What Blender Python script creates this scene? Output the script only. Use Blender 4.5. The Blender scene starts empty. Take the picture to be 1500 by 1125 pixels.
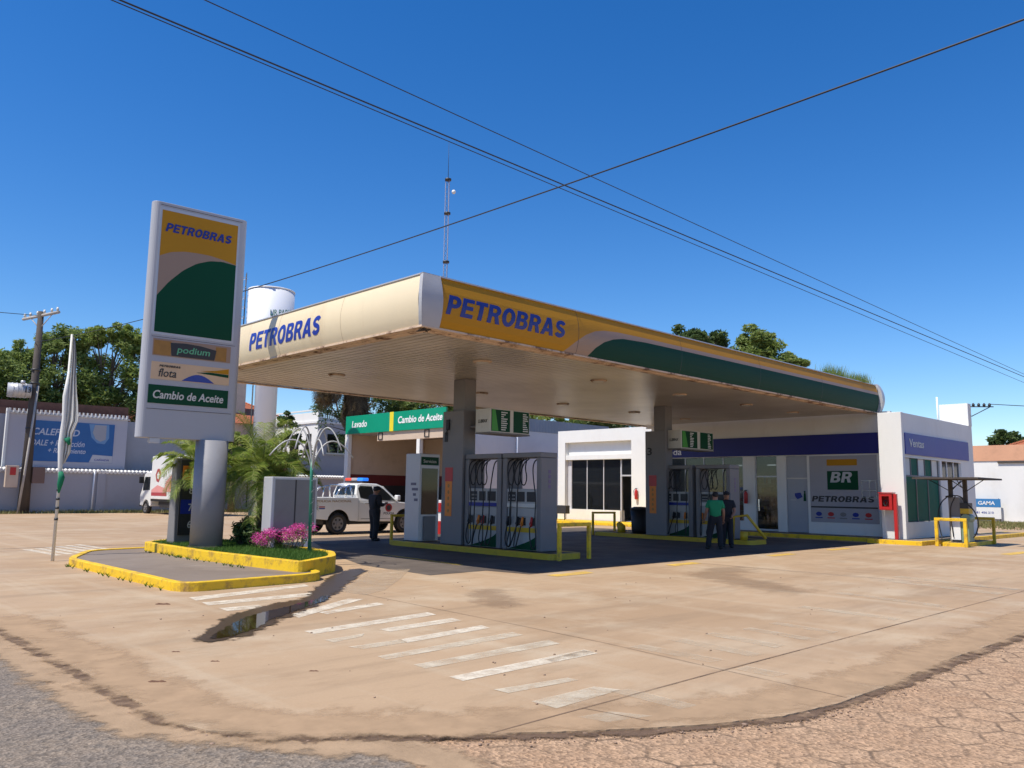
import bpy, bmesh, math, random
from math import sin, cos, pi, radians
from mathutils import Vector, Matrix

# ------------------------------------------------------------------ camera, sky, sun
scene = bpy.context.scene
COL = scene.collection
FOC = 1185.886
cam_d = bpy.data.cameras.new('camera'); cam = bpy.data.objects.new('camera', cam_d); COL.objects.link(cam)
cam_d.sensor_width = 36; cam_d.lens = FOC/1500*36; cam_d.clip_end = 3000; cam_d.clip_start = .1
Rt = Vector((0.71385291, -0.70015444, 0.01406371)); Up = Vector((-0.10160659, -0.08368272, 0.9912988)); Fw = Vector((0.69288536, 0.70907049, 0.13087746))
cm = Matrix((( Rt.x, Up.x, -Fw.x, 0), (Rt.y, Up.y, -Fw.y, 0), (Rt.z, Up.z, -Fw.z, 1.7), (0, 0, 0, 1)))
cam.matrix_world = cm
scene.camera = cam
SUN_TO = Vector((-.55, .085, 1)).normalized()           # direction towards the sun
w = bpy.data.worlds.new('World'); scene.world = w; w.use_nodes = True
nt = w.node_tree; bg = nt.nodes['Background']
sky = nt.nodes.new('ShaderNodeTexSky'); sky.sky_type = 'NISHITA'; sky.sun_disc = False
sky.sun_elevation = math.asin(SUN_TO.z); sky.sun_rotation = math.atan2(SUN_TO.x, SUN_TO.y)
sky.altitude = 150; sky.air_density = 1.0; sky.dust_density = .15; sky.ozone_density = 4.0
hs = nt.nodes.new('ShaderNodeHueSaturation'); hs.inputs['Hue'].default_value = .508; hs.inputs['Saturation'].default_value = 1.34; hs.inputs['Value'].default_value = 1.4
nt.links.new(sky.outputs[0], hs.inputs['Color']); nt.links.new(hs.outputs[0], bg.inputs[0]); bg.inputs[1].default_value = .1
sd = bpy.data.lights.new('sun', 'SUN'); so = bpy.data.objects.new('sun', sd); COL.objects.link(so)
sd.energy = 5.0; sd.angle = radians(.53); sd.color = (1, .94, .83)
so.rotation_euler = SUN_TO.to_track_quat('Z', 'Y').to_euler(); so.location = (0, 0, 30)
vs = scene.view_settings; vs.view_transform = 'Standard'; vs.look = 'None'; vs.exposure = .18; vs.gamma = 1
scene.render.resolution_x = 1024; scene.render.resolution_y = 768
scene.render.engine = 'CYCLES'
rnd = random.Random(7)

# ------------------------------------------------------------------ materials
def lin(c):
    return tuple(((x/255)/12.92 if x/255 <= .04045 else ((x/255+.055)/1.055)**2.4) for x in c)
def C(r, g, b): return lin((r, g, b))
def mat(name, col, rough=.6, var=.08, vs_=2.0, bump=0., bs=30., metal=0., spec=.5, dirt=0., dirtcol=(.16, .10, .06), ds=1.2, coat=0., emit=0., aniso_z=1.):
    m = bpy.data.materials.new(name); m.use_nodes = True; n = m.node_tree; b = n.nodes['Principled BSDF']
    L = n.links.new
    tc = n.nodes.new('ShaderNodeTexCoord'); mp = n.nodes.new('ShaderNodeMapping'); L(tc.outputs['Object'], mp.inputs[0])
    mp.inputs['Scale'].default_value = (1, 1, aniso_z)
    no = n.nodes.new('ShaderNodeTexNoise'); no.inputs['Scale'].default_value = vs_; no.inputs['Detail'].default_value = 6; no.inputs['Roughness'].default_value = .62
    L(mp.outputs[0], no.inputs[0])
    mx = n.nodes.new('ShaderNodeMix'); mx.data_type = 'RGBA'
    mx.inputs[6].default_value = tuple(c*(1-var*1.6) for c in col)+(1,); mx.inputs[7].default_value = tuple(min(1, c*(1+var*1.4)) for c in col)+(1,)
    L(no.outputs[0], mx.inputs[0]); out = mx.outputs[2]
    if dirt:
        n2 = n.nodes.new('ShaderNodeTexNoise'); n2.inputs['Scale'].default_value = ds; n2.inputs['Detail'].default_value = 8; n2.inputs['Roughness'].default_value = .7
        L(mp.outputs[0], n2.inputs[0])
        rp = n.nodes.new('ShaderNodeMapRange'); rp.inputs[1].default_value = .5; rp.inputs[2].default_value = .75; rp.inputs[3].default_value = 0; rp.inputs[4].default_value = dirt
        L(n2.outputs[0], rp.inputs[0])
        m2 = n.nodes.new('ShaderNodeMix'); m2.data_type = 'RGBA'; L(rp.outputs[0], m2.inputs[0]); L(out, m2.inputs[6]); m2.inputs[7].default_value = dirtcol+(1,)
        out = m2.outputs[2]
    L(out, b.inputs['Base Color'])
    b.inputs['Roughness'].default_value = rough; b.inputs['Metallic'].default_value = metal; b.inputs['Specular IOR Level'].default_value = spec
    if coat: b.inputs['Coat Weight'].default_value = coat; b.inputs['Coat Roughness'].default_value = .08
    if bump:
        nb = n.nodes.new('ShaderNodeTexNoise'); nb.inputs['Scale'].default_value = bs; nb.inputs['Detail'].default_value = 5
        L(tc.outputs['Object'], nb.inputs[0])
        bp = n.nodes.new('ShaderNodeBump'); bp.inputs['Strength'].default_value = bump; bp.inputs['Distance'].default_value = .02
        L(nb.outputs[0], bp.inputs['Height']); L(bp.outputs[0], b.inputs['Normal'])
    if emit:
        b.inputs['Emission Color'].default_value = tuple(col)+(1,); b.inputs['Emission Strength'].default_value = emit
    return m
def glass_mat(name, tint=(.02, .025, .025), trans=.35, rough=.04):
    m = bpy.data.materials.new(name); m.use_nodes = True; n = m.node_tree; L = n.links.new
    n.nodes.remove(n.nodes['Principled BSDF']); o = n.nodes['Material Output']
    g = n.nodes.new('ShaderNodeBsdfGlossy'); g.inputs['Roughness'].default_value = rough
    t = n.nodes.new('ShaderNodeBsdfTransparent'); t.inputs[0].default_value = (.75, .8, .8, 1)
    d = n.nodes.new('ShaderNodeBsdfDiffuse'); d.inputs[0].default_value = tint+(1,)
    a = n.nodes.new('ShaderNodeMixShader'); a.inputs[0].default_value = trans; L(d.outputs[0], a.inputs[1]); L(t.outputs[0], a.inputs[2])
    fr = n.nodes.new('ShaderNodeFresnel'); fr.inputs[0].default_value = 1.5
    b = n.nodes.new('ShaderNodeMixShader'); L(fr.outputs[0], b.inputs[0]); L(a.outputs[0], b.inputs[1]); L(g.outputs[0], b.inputs[2]); L(b.outputs[0], o.inputs[0])
    return m
def leaf_mat(name, c1, c2, c3, trans=.3):
    m = bpy.data.materials.new(name); m.use_nodes = True; n = m.node_tree; L = n.links.new; b = n.nodes['Principled BSDF']
    ge = n.nodes.new('ShaderNodeNewGeometry'); r = n.nodes.new('ShaderNodeValToRGB')
    L(ge.outputs['Random Per Island'], r.inputs[0])
    e = r.color_ramp.elements; e[0].color = c1+(1,); e[1].color = c3+(1,); k = r.color_ramp.elements.new(.5); k.color = c2+(1,)
    L(r.outputs[0], b.inputs['Base Color']); b.inputs['Roughness'].default_value = .55; b.inputs['Specular IOR Level'].default_value = .3
    tr = n.nodes.new('ShaderNodeBsdfTranslucent'); L(r.outputs[0], tr.inputs[0])
    mx = n.nodes.new('ShaderNodeMixShader'); mx.inputs[0].default_value = trans
    L(b.outputs[0], mx.inputs[1]); L(tr.outputs[0], mx.inputs[2]); L(mx.outputs[0], n.nodes['Material Output'].inputs[0])
    return m

def ground_concrete(name, base, stain, pale, tracks=True):
    m = bpy.data.materials.new(name); m.use_nodes = True; n = m.node_tree; L = n.links.new; b = n.nodes['Principled BSDF']
    tc = n.nodes.new('ShaderNodeTexCoord')
    def noise(scale, det=7, ro=.6, sc=(1, 1, 1), rot=0.):
        mp = n.nodes.new('ShaderNodeMapping'); mp.inputs['Scale'].default_value = sc; mp.inputs['Rotation'].default_value = (0, 0, rot); L(tc.outputs['Object'], mp.inputs[0])
        k = n.nodes.new('ShaderNodeTexNoise'); k.inputs['Scale'].default_value = scale; k.inputs['Detail'].default_value = det; k.inputs['Roughness'].default_value = ro
        L(mp.outputs[0], k.inputs[0]); return k.outputs[0]
    def rng(x, a, c, d=0., e=1.):
        k = n.nodes.new('ShaderNodeMapRange'); L(x, k.inputs[0]); k.inputs[1].default_value = a; k.inputs[2].default_value = c; k.inputs[3].default_value = d; k.inputs[4].default_value = e; return k.outputs[0]
    def mixc(f, x, y):
        k = n.nodes.new('ShaderNodeMix'); k.data_type = 'RGBA'; L(f, k.inputs[0])
        for i, v in ((6, x), (7, y)):
            if isinstance(v, tuple): k.inputs[i].default_value = v+(1,)
            else: L(v, k.inputs[i])
        return k.outputs[2]
    c = mixc(rng(noise(.22, 6), .42, .6), base, stain)
    c = mixc(rng(noise(.55, 8, .68), .48, .68, 0, .8), c, pale)
    c = mixc(rng(noise(2.6, 9, .7, (.35, 1.3, 1), .75), .5, .72, 0, .42), c, tuple(x*.62 for x in stain))
    if tracks:
        c = mixc(rng(noise(.9, 8, .6, (.08, 1.4, 1), .25), .54, .68, 0, .42), c, tuple(x*.6 for x in base))
        c = mixc(rng(noise(1.1, 8, .6, (1.5, .1, 1), -.15), .55, .68, 0, .5), c, pale)
    c = mixc(rng(noise(38, 4, .7), .35, .75, 0, .22), c, tuple(x*.55 for x in base))
    L(c, b.inputs['Base Color'])
    L(rng(noise(.8, 5), .3, .7, .62, .88), b.inputs['Roughness']); b.inputs['Specular IOR Level'].default_value = .35
    bp = n.nodes.new('ShaderNodeBump'); bp.inputs['Strength'].default_value = .35; bp.inputs['Distance'].default_value = .006
    L(noise(60, 6, .7), bp.inputs['Height']); L(bp.outputs[0], b.inputs['Normal'])
    return m

def rough_ground(name, ca, cb, cc, scale=14., cells=0., bumpd=.02):
    m = bpy.data.materials.new(name); m.use_nodes = True; n = m.node_tree; L = n.links.new; b = n.nodes['Principled BSDF']
    tc = n.nodes.new('ShaderNodeTexCoord')
    a = n.nodes.new('ShaderNodeTexNoise'); a.inputs['Scale'].default_value = .9; a.inputs['Detail'].default_value = 8; a.inputs['Roughness'].default_value = .7; L(tc.outputs['Object'], a.inputs[0])
    d = n.nodes.new('ShaderNodeTexNoise'); d.inputs['Scale'].default_value = scale; d.inputs['Detail'].default_value = 6; d.inputs['Roughness'].default_value = .75; L(tc.outputs['Object'], d.inputs[0])
    v = n.nodes.new('ShaderNodeTexVoronoi'); v.inputs['Scale'].default_value = scale*4.5; L(tc.outputs['Object'], v.inputs[0])
    r = n.nodes.new('ShaderNodeValToRGB'); L(a.outputs[0], r.inputs[0]); r.color_ramp.elements[0].position = .36; r.color_ramp.elements[1].position = .64
    r.color_ramp.elements[0].color = ca+(1,); r.color_ramp.elements[1].color = cb+(1,)
    r2 = n.nodes.new('ShaderNodeMapRange'); L(d.outputs[0], r2.inputs[0]); r2.inputs[1].default_value = .44; r2.inputs[2].default_value = .64; r2.inputs[4].default_value = .75
    m1 = n.nodes.new('ShaderNodeMix'); m1.data_type = 'RGBA'; L(r2.outputs[0], m1.inputs[0]); L(r.outputs[0], m1.inputs[6]); m1.inputs[7].default_value = cc+(1,)
    # per-pebble value
    hs_ = n.nodes.new('ShaderNodeHueSaturation'); L(m1.outputs[2], hs_.inputs['Color'])
    r3 = n.nodes.new('ShaderNodeMapRange'); L(v.outputs['Color'], r3.inputs[0]); r3.inputs[3].default_value = .55; r3.inputs[4].default_value = 1.5; L(r3.outputs[0], hs_.inputs['Value'])
    col = hs_.outputs[0]; height = v.outputs['Distance']
    bp = n.nodes.new('ShaderNodeBump'); bp.inputs['Strength'].default_value = .8; bp.inputs['Distance'].default_value = bumpd
    ad = n.nodes.new('ShaderNodeMath'); ad.operation = 'ADD'; L(d.outputs[0], ad.inputs[0]); L(height, ad.inputs[1]); h = ad.outputs[0]
    if cells:
        wn = n.nodes.new('ShaderNodeTexNoise'); wn.inputs['Scale'].default_value = 2.; wn.inputs['Detail'].default_value = 4; L(tc.outputs['Object'], wn.inputs[0])
        mw = n.nodes.new('ShaderNodeMix'); mw.data_type = 'RGBA'; mw.blend_type = 'LINEAR_LIGHT'; mw.inputs[0].default_value = .05; L(tc.outputs['Object'], mw.inputs[6]); L(wn.outputs['Color'], mw.inputs[7])
        def vm(op, a, b=None, sc=None):
            q = n.nodes.new('ShaderNodeVectorMath'); q.operation = op
            for i_, x_ in ((0, a), (1, b)):
                if x_ is None: continue
                if isinstance(x_, tuple): q.inputs[i_].default_value = x_
                else: L(x_, q.inputs[i_])
            return q
        flat = vm('MULTIPLY', mw.outputs[2], (cells, cells, 0)).outputs[0]
        flat = vm('ADD', flat, (100, 100*1.7320508, 0)).outputs[0]
        rr_ = (1., 1.7320508, 1.); hh_ = (.5, .8660254, .5)
        ga = vm('SUBTRACT', vm('MODULO', flat, rr_).outputs[0], hh_).outputs[0]
        gb = vm('SUBTRACT', vm('MODULO', vm('SUBTRACT', flat, (.5, .8660254, 0)).outputs[0], rr_).outputs[0], hh_).outputs[0]
        ga = vm('MULTIPLY', ga, (1, 1, 0)).outputs[0]; gb = vm('MULTIPLY', gb, (1, 1, 0)).outputs[0]
        cp = n.nodes.new('ShaderNodeMath'); cp.operation = 'LESS_THAN'; L(vm('LENGTH', ga).outputs['Value'], cp.inputs[0]); L(vm('LENGTH', gb).outputs['Value'], cp.inputs[1])
        gm = n.nodes.new('ShaderNodeMix'); gm.data_type = 'VECTOR'; L(cp.outputs[0], gm.inputs[0]); L(gb, gm.inputs[4]); L(ga, gm.inputs[5])
        ab = vm('ABSOLUTE', gm.outputs[1]).outputs[0]
        dd = vm('DOT_PRODUCT', ab, (.5, .8660254, 0)).outputs['Value']; sx = n.nodes.new('ShaderNodeSeparateXYZ'); L(ab, sx.inputs[0])
        mxx = n.nodes.new('ShaderNodeMath'); mxx.operation = 'MAXIMUM'; L(dd, mxx.inputs[0]); L(sx.outputs[0], mxx.inputs[1])
        r4 = n.nodes.new('ShaderNodeMapRange'); L(mxx.outputs[0], r4.inputs[0]); r4.inputs[1].default_value = .455; r4.inputs[2].default_value = .485; r4.inputs[3].default_value = 0; r4.inputs[4].default_value = .75
        # joints fill with dust in places
        mu = n.nodes.new('ShaderNodeMath'); mu.operation = 'MULTIPLY'; L(r4.outputs[0], mu.inputs[0])
        r5 = n.nodes.new('ShaderNodeMapRange'); L(a.outputs[0], r5.inputs[0]); r5.inputs[1].default_value = .62; r5.inputs[2].default_value = .44; L(r5.outputs[0], mu.inputs[1])
        m3 = n.nodes.new('ShaderNodeMix'); m3.data_type = 'RGBA'; L(mu.outputs[0], m3.inputs[0]); L(col, m3.inputs[6]); m3.inputs[7].default_value = tuple(x*.4 for x in cc)+(1,)
        col = m3.outputs[2]
        s = n.nodes.new('ShaderNodeMath'); s.operation = 'SUBTRACT'; L(h, s.inputs[0]); L(mu.outputs[0], s.inputs[1]); h = s.outputs[0]
    L(h, bp.inputs['Height']); L(bp.outputs[0], b.inputs['Normal']); L(col, b.inputs['Base Color']); b.inputs['Roughness'].default_value = .9; b.inputs['Specular IOR Level'].default_value = .2
    return m
def paint_mat(name, col, wear=.5, ws=3.5):
    m = bpy.data.materials.new(name); m.use_nodes = True; n = m.node_tree; L = n.links.new; b = n.nodes['Principled BSDF']
    b.inputs['Base Color'].default_value = col+(1,); b.inputs['Roughness'].default_value = .7
    tc = n.nodes.new('ShaderNodeTexCoord')
    a = n.nodes.new('ShaderNodeTexNoise'); a.inputs['Scale'].default_value = ws; a.inputs['Detail'].default_value = 9; a.inputs['Roughness'].default_value = .72; L(tc.outputs['Object'], a.inputs[0])
    k = n.nodes.new('ShaderNodeMapRange'); L(a.outputs[0], k.inputs[0]); k.inputs[1].default_value = wear-.2; k.inputs[2].default_value = wear+.2; k.inputs[3].default_value = .0; k.inputs[4].default_value = .95
    t = n.nodes.new('ShaderNodeBsdfTransparent'); mx = n.nodes.new('ShaderNodeMixShader'); L(k.outputs[0], mx.inputs[0]); L(t.outputs[0], mx.inputs[1]); L(b.outputs[0], mx.inputs[2])
    L(mx.outputs[0], n.nodes['Material Output'].inputs[0]); return m

M = {}
M['tan'] = ground_concrete('apron_concrete', (.435, .30, .182), (.375, .248, .143), (.50, .39, .265))
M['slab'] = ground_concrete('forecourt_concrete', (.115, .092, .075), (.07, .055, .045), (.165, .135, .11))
M['islandfill'] = ground_concrete('island_concrete', (.235, .185, .145), (.20, .155, .12), (.29, .235, .19), False)
M['dirt'] = rough_ground('dirt', (.42, .28, .175), (.36, .23, .14), (.29, .19, .12), 9.)
M['asphalt'] = rough_ground('asphalt', (.19, .155, .125), (.26, .20, .145), (.12, .105, .09), 12., 0, .007)
M['pavers'] = rough_ground('stone_pavers', (.42, .28, .175), (.36, .225, .135), (.30, .20, .13), 10., 2.4, .010)
M['yellow'] = mat('yellow_paint', (.80, .50, .012), .55, .10, 3, .3, 25, dirt=1.3, dirtcol=(.30, .17, .05), ds=4.0)
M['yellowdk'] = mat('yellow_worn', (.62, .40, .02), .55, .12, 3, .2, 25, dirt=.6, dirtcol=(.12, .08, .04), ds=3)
M['whitepaint'] = mat('white_wall', (.74, .73, .70), .75, .05, .8, .15, 30, dirt=.22, dirtcol=(.45, .38, .30), ds=.9, aniso_z=.4)
M['cream'] = mat('cream_fascia', (.76, .63, .42), .5, .05, .5, dirt=.42, dirtcol=(.48, .33, .18), ds=1.3, aniso_z=.18)
M['fyellow'] = mat('fascia_yellow', (.46, .21, .003), .5, .08, .6, spec=.3)
M['fgreen'] = mat('fascia_green', (.0, .042, .024), .6, .08, .6, spec=.2)
M['ftan'] = mat('fascia_tan', (.33, .215, .15), .45, .04, .6)
M['navy'] = mat('navy_letters', (.012, .025, .22), .4, .05)
M['silver'] = mat('silver_metal', (.21, .20, .20), .55, .07, 1.5, spec=.3, metal=.0, dirt=.15, dirtcol=(.2, .18, .17))
M['pylon'] = mat('pylon_metal', (.41, .41, .44), .5, .05, 1.2, spec=.35, dirt=.2, dirtcol=(.28, .26, .26))
M['lsilver'] = mat('light_silver', (.50, .50, .52), .4, .05, 1.5, metal=.2, dirt=.2, dirtcol=(.35, .3, .26))
M['rust'] = mat('rusty_trim', (.62, .46, .33), .75, .15, 3, .3, 20, dirt=1.9, dirtcol=(.13, .055, .025), ds=2.4)
M['darkmetal'] = mat('dark_metal', (.03, .03, .032), .5, .2)
M['black'] = mat('black_rubber', (.012, .012, .013), .55, .2)
M['blue'] = mat('band_blue', (.001, .006, .17), .5, .08, 1)
M['blue2'] = mat('ventas_blue', (.006, .022, .26), .45, .1, 1, dirt=.2, dirtcol=(.10, .10, .2))
M['signgreen'] = mat('sign_green', (.0, .27, .15), .4, .05, 1)
M['dkgreen'] = mat('panel_green', (.0, .055, .022), .5, .05, 1, spec=.2)
M['white'] = mat('white', (.8, .8, .8), .45, .03)
M['offwhite'] = mat('offwhite', (.62, .60, .55), .5, .06, dirt=.2)
M['red'] = mat('red_paint', (.45, .02, .02), .4, .1, 3)
M['orange'] = mat('orange', (.75, .22, .02), .5, .1)
M['gold'] = mat('gold_brown', (.35, .17, .03), .5, .2, 5)
M['graywall'] = mat('gray_wall', (.40, .39, .41), .85, .06, .5, .2, 20, dirt=.35, dirtcol=(.24, .22, .22), ds=.5)
M['graywall2'] = mat('gray_wall_light', (.54, .53, .55), .8, .05, .5, .1, 20, dirt=.25, dirtcol=(.34, .32, .32), ds=.6)
M['beige'] = mat('beige_wall', (.55, .43, .33), .8, .06, .8, .2, 20, dirt=.25)
M['brick'] = None
M['bark'] = mat('bark', (.13, .10, .075), .9, .3, 6, .8, 12)
M['wood'] = mat('pole_wood', (.07, .056, .048), .85, .3, 4, .5, 20, aniso_z=.2)
M['concpole'] = mat('pole_concrete', (.42, .38, .34), .8, .12, 3, .3)
M['blackcloth'] = mat('dark_cloth', (.012, .013, .018), .85, .3, 8)
M['greencloth'] = mat('green_cloth', (.01, .22, .09), .85, .1, 8)
M['skin'] = mat('skin', (.28, .135, .08), .55, .06, 8)
M['hair'] = mat('hair', (.012, .009, .008), .7, .2, 20)
M['carwhite'] = mat('car_white', (.78, .77, .74), .3, .02, 1, coat=.5, dirt=.15, dirtcol=(.5, .38, .28))
M['glass'] = glass_mat('dark_glass', (.012, .014, .016), .25)
M['shopglass'] = glass_mat('shop_glass', (.012, .014, .016), .62)
M['chrome'] = mat('chrome', (.7, .7, .7), .2, .03, metal=.9)
M['grime'] = mat('grime', (.06, .045, .035), .9, .3)
M['wire'] = mat('wire', (.015, .015, .02), .6, .1)
M['hosewhite'] = mat('light_tube', (.42, .42, .41), .4, .05)
M['leafA'] = leaf_mat('leaf_mid', (.12, .17, .04), (.20, .27, .065), (.32, .38, .13), .42)
M['leafB'] = leaf_mat('leaf_dark', (.045, .08, .025), (.075, .125, .035), (.14, .19, .06), .35)
M['leafC'] = leaf_mat('leaf_bright', (.12, .17, .03), (.24, .32, .065), (.38, .43, .14), .42)
M['palmleaf'] = leaf_mat('palm_leaf', (.14, .21, .03), (.26, .36, .055), (.46, .47, .14), .4)
M['grass'] = leaf_mat('grass_blade', (.05, .12, .015), (.09, .19, .025), (.16, .26, .05))
M['drygrass'] = leaf_mat('dry_grass', (.13, .14, .04), (.20, .20, .07), (.28, .24, .11))
M['deadleaf'] = leaf_mat('dead_frond', (.07, .05, .03), (.13, .09, .05), (.20, .15, .08))
M['pink'] = leaf_mat('pink_petal', (.55, .04, .24), (.68, .08, .36), (.76, .18, .46), .2)
M['tile'] = None

def wave_mat(name, col, scale, direction='X', rough=.4, depth=.03, dark=.5, spec=.5):
    m = bpy.data.materials.new(name); m.use_nodes = True; n = m.node_tree; L = n.links.new; b = n.nodes['Principled BSDF']
    tc = n.nodes.new('ShaderNodeTexCoord'); wv = n.nodes.new('ShaderNodeTexWave'); wv.bands_direction = direction; wv.inputs['Scale'].default_value = scale
    wv.wave_profile = 'SIN'; L(tc.outputs['Object'], wv.inputs[0])
    no = n.nodes.new('ShaderNodeTexNoise'); no.inputs['Scale'].default_value = .7; no.inputs['Detail'].default_value = 7; L(tc.outputs['Object'], no.inputs[0])
    mx = n.nodes.new('ShaderNodeMix'); mx.data_type = 'RGBA'; L(no.outputs[0], mx.inputs[0]); mx.inputs[6].default_value = tuple(c*.78 for c in col)+(1,); mx.inputs[7].default_value = tuple(min(1, c*1.15) for c in col)+(1,)
    L(mx.outputs[2], b.inputs['Base Color']); b.inputs['Roughness'].default_value = rough; b.inputs['Specular IOR Level'].default_value = spec
    bp = n.nodes.new('ShaderNodeBump'); bp.inputs['Strength'].default_value = 1; bp.inputs['Distance'].default_value = depth; L(wv.outputs['Fac'], bp.inputs['Height']); L(bp.outputs[0], b.inputs['Normal'])
    return m
M['tile'] = wave_mat('roof_tile', (.42, .13, .06), 1.6, 'Y', .85, .06)
M['corr'] = wave_mat('corrugated', (.20, .24, .34), 1.5, 'Y', .5, .05)
M['brickdk'] = mat('old_brick', (.16, .075, .05), .9, .3, 4, .5, 10, dirt=.6, dirtcol=(.05, .035, .03), ds=1.5)

def pattern_brick(name, c1, c2, mortar, sc):
    m = bpy.data.materials.new(name); m.use_nodes = True; n = m.node_tree; L = n.links.new; b = n.nodes['Principled BSDF']
    return m

# ------------------------------------------------------------------ mesh builder
class MB:
    def __init__(s): s.v = []; s.f = []; s.mi = []; s.m = 0; s.sm = []; s.smooth = False
    def add(s, vs_, fs):
        o = len(s.v); s.v += [Vector(p) for p in vs_]
        for f in fs: s.f.append([o+i for i in f]); s.mi.append(s.m); s.sm.append(s.smooth)
        return s
    def box(s, a, b):
        x0, y0, z0 = a; x1, y1, z1 = b
        return s.add([(x0, y0, z0), (x1, y0, z0), (x1, y1, z0), (x0, y1, z0), (x0, y0, z1), (x1, y0, z1), (x1, y1, z1), (x0, y1, z1)],
                     [(0, 3, 2, 1), (4, 5, 6, 7), (0, 1, 5, 4), (1, 2, 6, 5), (2, 3, 7, 6), (3, 0, 4, 7)])
    def prism(s, poly, z0, z1, axis='z'):
        n = len(poly)
        def P(p, h):
            if axis == 'z': return (p[0], p[1], h)
            if axis == 'y': return (p[0], h, p[1])
            return (h, p[0], p[1])
        # orientation
        ar = sum(poly[i][0]*poly[(i+1) % n][1]-poly[(i+1) % n][0]*poly[i][1] for i in range(n))
        if (ar < 0) != (axis == 'y'): poly = poly[::-1]
        vs_ = [P(p, z0) for p in poly]+[P(p, z1) for p in poly]
        fs = [list(range(n))[::-1], [n+i for i in range(n)]]+[[i, (i+1) % n, n+(i+1) % n, n+i] for i in range(n)]
        return s.add(vs_, fs)
    def sheet(s, poly, z):
        n = len(poly); ar = sum(poly[i][0]*poly[(i+1) % n][1]-poly[(i+1) % n][0]*poly[i][1] for i in range(n))
        if ar < 0: poly = poly[::-1]
        return s.add([(p[0], p[1], z) for p in poly], [list(range(n))])
    def quad(s, a, b, c, d): return s.add([a, b, c, d], [(0, 1, 2, 3)])
    def tube(s, pts, r, n=8, cap=True):
        pts = [Vector(p) for p in pts]; k = len(pts)
        rr = r if isinstance(r, (list, tuple)) else [r]*k
        sm = s.smooth; s.smooth = True; rings = []; up = None
        for i, p in enumerate(pts):
            t = (pts[min(i+1, k-1)]-pts[max(i-1, 0)]).normalized()
            if up is None:
                up = Vector((0, 0, 1)) if abs(t.z) < .9 else Vector((1, 0, 0))
            a = t.cross(up)
            if a.length < 1e-4: a = t.cross(Vector((0, 1, 0)))
            a.normalize(); b = a.cross(t).normalized(); up = b
            rings.append([p+(a*cos(2*pi*j/n)+b*sin(2*pi*j/n))*rr[i] for j in range(n)])
        vs_ = [q for R_ in rings for q in R_]; fs = []
        for i in range(k-1):
            for j in range(n): fs.append((i*n+j, i*n+(j+1) % n, (i+1)*n+(j+1) % n, (i+1)*n+j))
        s.add(vs_, fs); o = len(s.v)-len(vs_)
        if cap:
            s.smooth = False; s.f.append([o+j for j in range(n)][::-1]); s.mi.append(s.m); s.sm.append(False)
            s.f.append([o+(k-1)*n+j for j in range(n)]); s.mi.append(s.m); s.sm.append(False)
        s.smooth = sm; return s
    def cyl(s, c, r, z0, z1, n=24, r2=None): return s.tube([(c[0], c[1], z0), (c[0], c[1], z1)], [r, r if r2 is None else r2], n)
    def cyla(s, a, b, r, n=20): return s.tube([a, b], r, n)
    def ball(s, c, r, n=12, m=8, sc=(1, 1, 1)):
        vs_ = []; fs = []
        for i in range(m+1):
            th = pi*i/m
            for j in range(n): vs_.append((c[0]+r*sc[0]*sin(th)*cos(2*pi*j/n), c[1]+r*sc[1]*sin(th)*sin(2*pi*j/n), c[2]+r*sc[2]*cos(th)))
        for i in range(m):
            for j in range(n): fs.append((i*n+j, (i+1)*n+j, (i+1)*n+(j+1) % n, i*n+(j+1) % n))
        sm = s.smooth; s.smooth = True; s.add(vs_, fs); s.smooth = sm; return s
    def grid(s, fn, nu, nv):
        vs_ = [fn(i/nu, j/nv) for j in range(nv+1) for i in range(nu+1)]
        fs = [(j*(nu+1)+i, j*(nu+1)+i+1, (j+1)*(nu+1)+i+1, (j+1)*(nu+1)+i) for j in range(nv) for i in range(nu)]
        return s.add(vs_, fs)
    def xf(s, mtx, start=0):
        for i in range(start, len(s.v)): s.v[i] = mtx @ s.v[i]
        return s
    def build(s, name, mats, parent=None, bevel=0., label=None, cat=None, group=None, kind=None, flat=False):
        if not isinstance(mats, (list, tuple)): mats = [mats]
        me = bpy.data.meshes.new(name)
        if parent is None:
            xs = [v.x for v in s.v]; ys = [v.y for v in s.v]; zs = [v.z for v in s.v]
            off = Vector(((min(xs)+max(xs))/2, (min(ys)+max(ys))/2, min(zs)))
            if kind == 'structure': off = Vector((0, 0, 0))
        else:
            off = Vector((0, 0, 0)); p = parent
            while p: off += p.location; p = p.parent
        me.from_pydata([tuple(v-off) for v in s.v], [], s.f)
        for mm in mats: me.materials.append(mm)
        me.polygons.foreach_set('material_index', s.mi); me.polygons.foreach_set('use_smooth', s.sm)
        me.update()
        o = bpy.data.objects.new(name, me); COL.objects.link(o)
        if parent: o.parent = parent
        else: o.location = off
        if bevel:
            b = o.modifiers.new('bevel', 'BEVEL'); b.width = bevel; b.segments = 2; b.limit_method = 'ANGLE'; b.angle_limit = radians(40)
        return tag(o, label, cat, group, kind)
def tag(o, label=None, cat=None, group=None, kind=None):
    if label: o['label'] = label
    if cat: o['category'] = cat
    if group: o['group'] = group
    if kind: o['kind'] = kind
    return o
def thing(name, label, cat, loc=(0, 0, 0), rz=0, group=None):
    o = bpy.data.objects.new(name, None); COL.objects.link(o); o.location = loc; o.rotation_euler = (0, 0, rz); o.empty_display_size = .2
    return tag(o, label, cat, group)
def copy_tree(o, parent=None):
    c = o.copy(); COL.objects.link(c); c.parent = parent
    for ch in list(o.children):
        copy_tree(ch, c)
    return c
def dup(o, loc, rz=0, label=None):
    c = copy_tree(o); c.location = loc; c.rotation_euler = (0, 0, rz)
    if label: c['label'] = label
    return c
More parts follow.
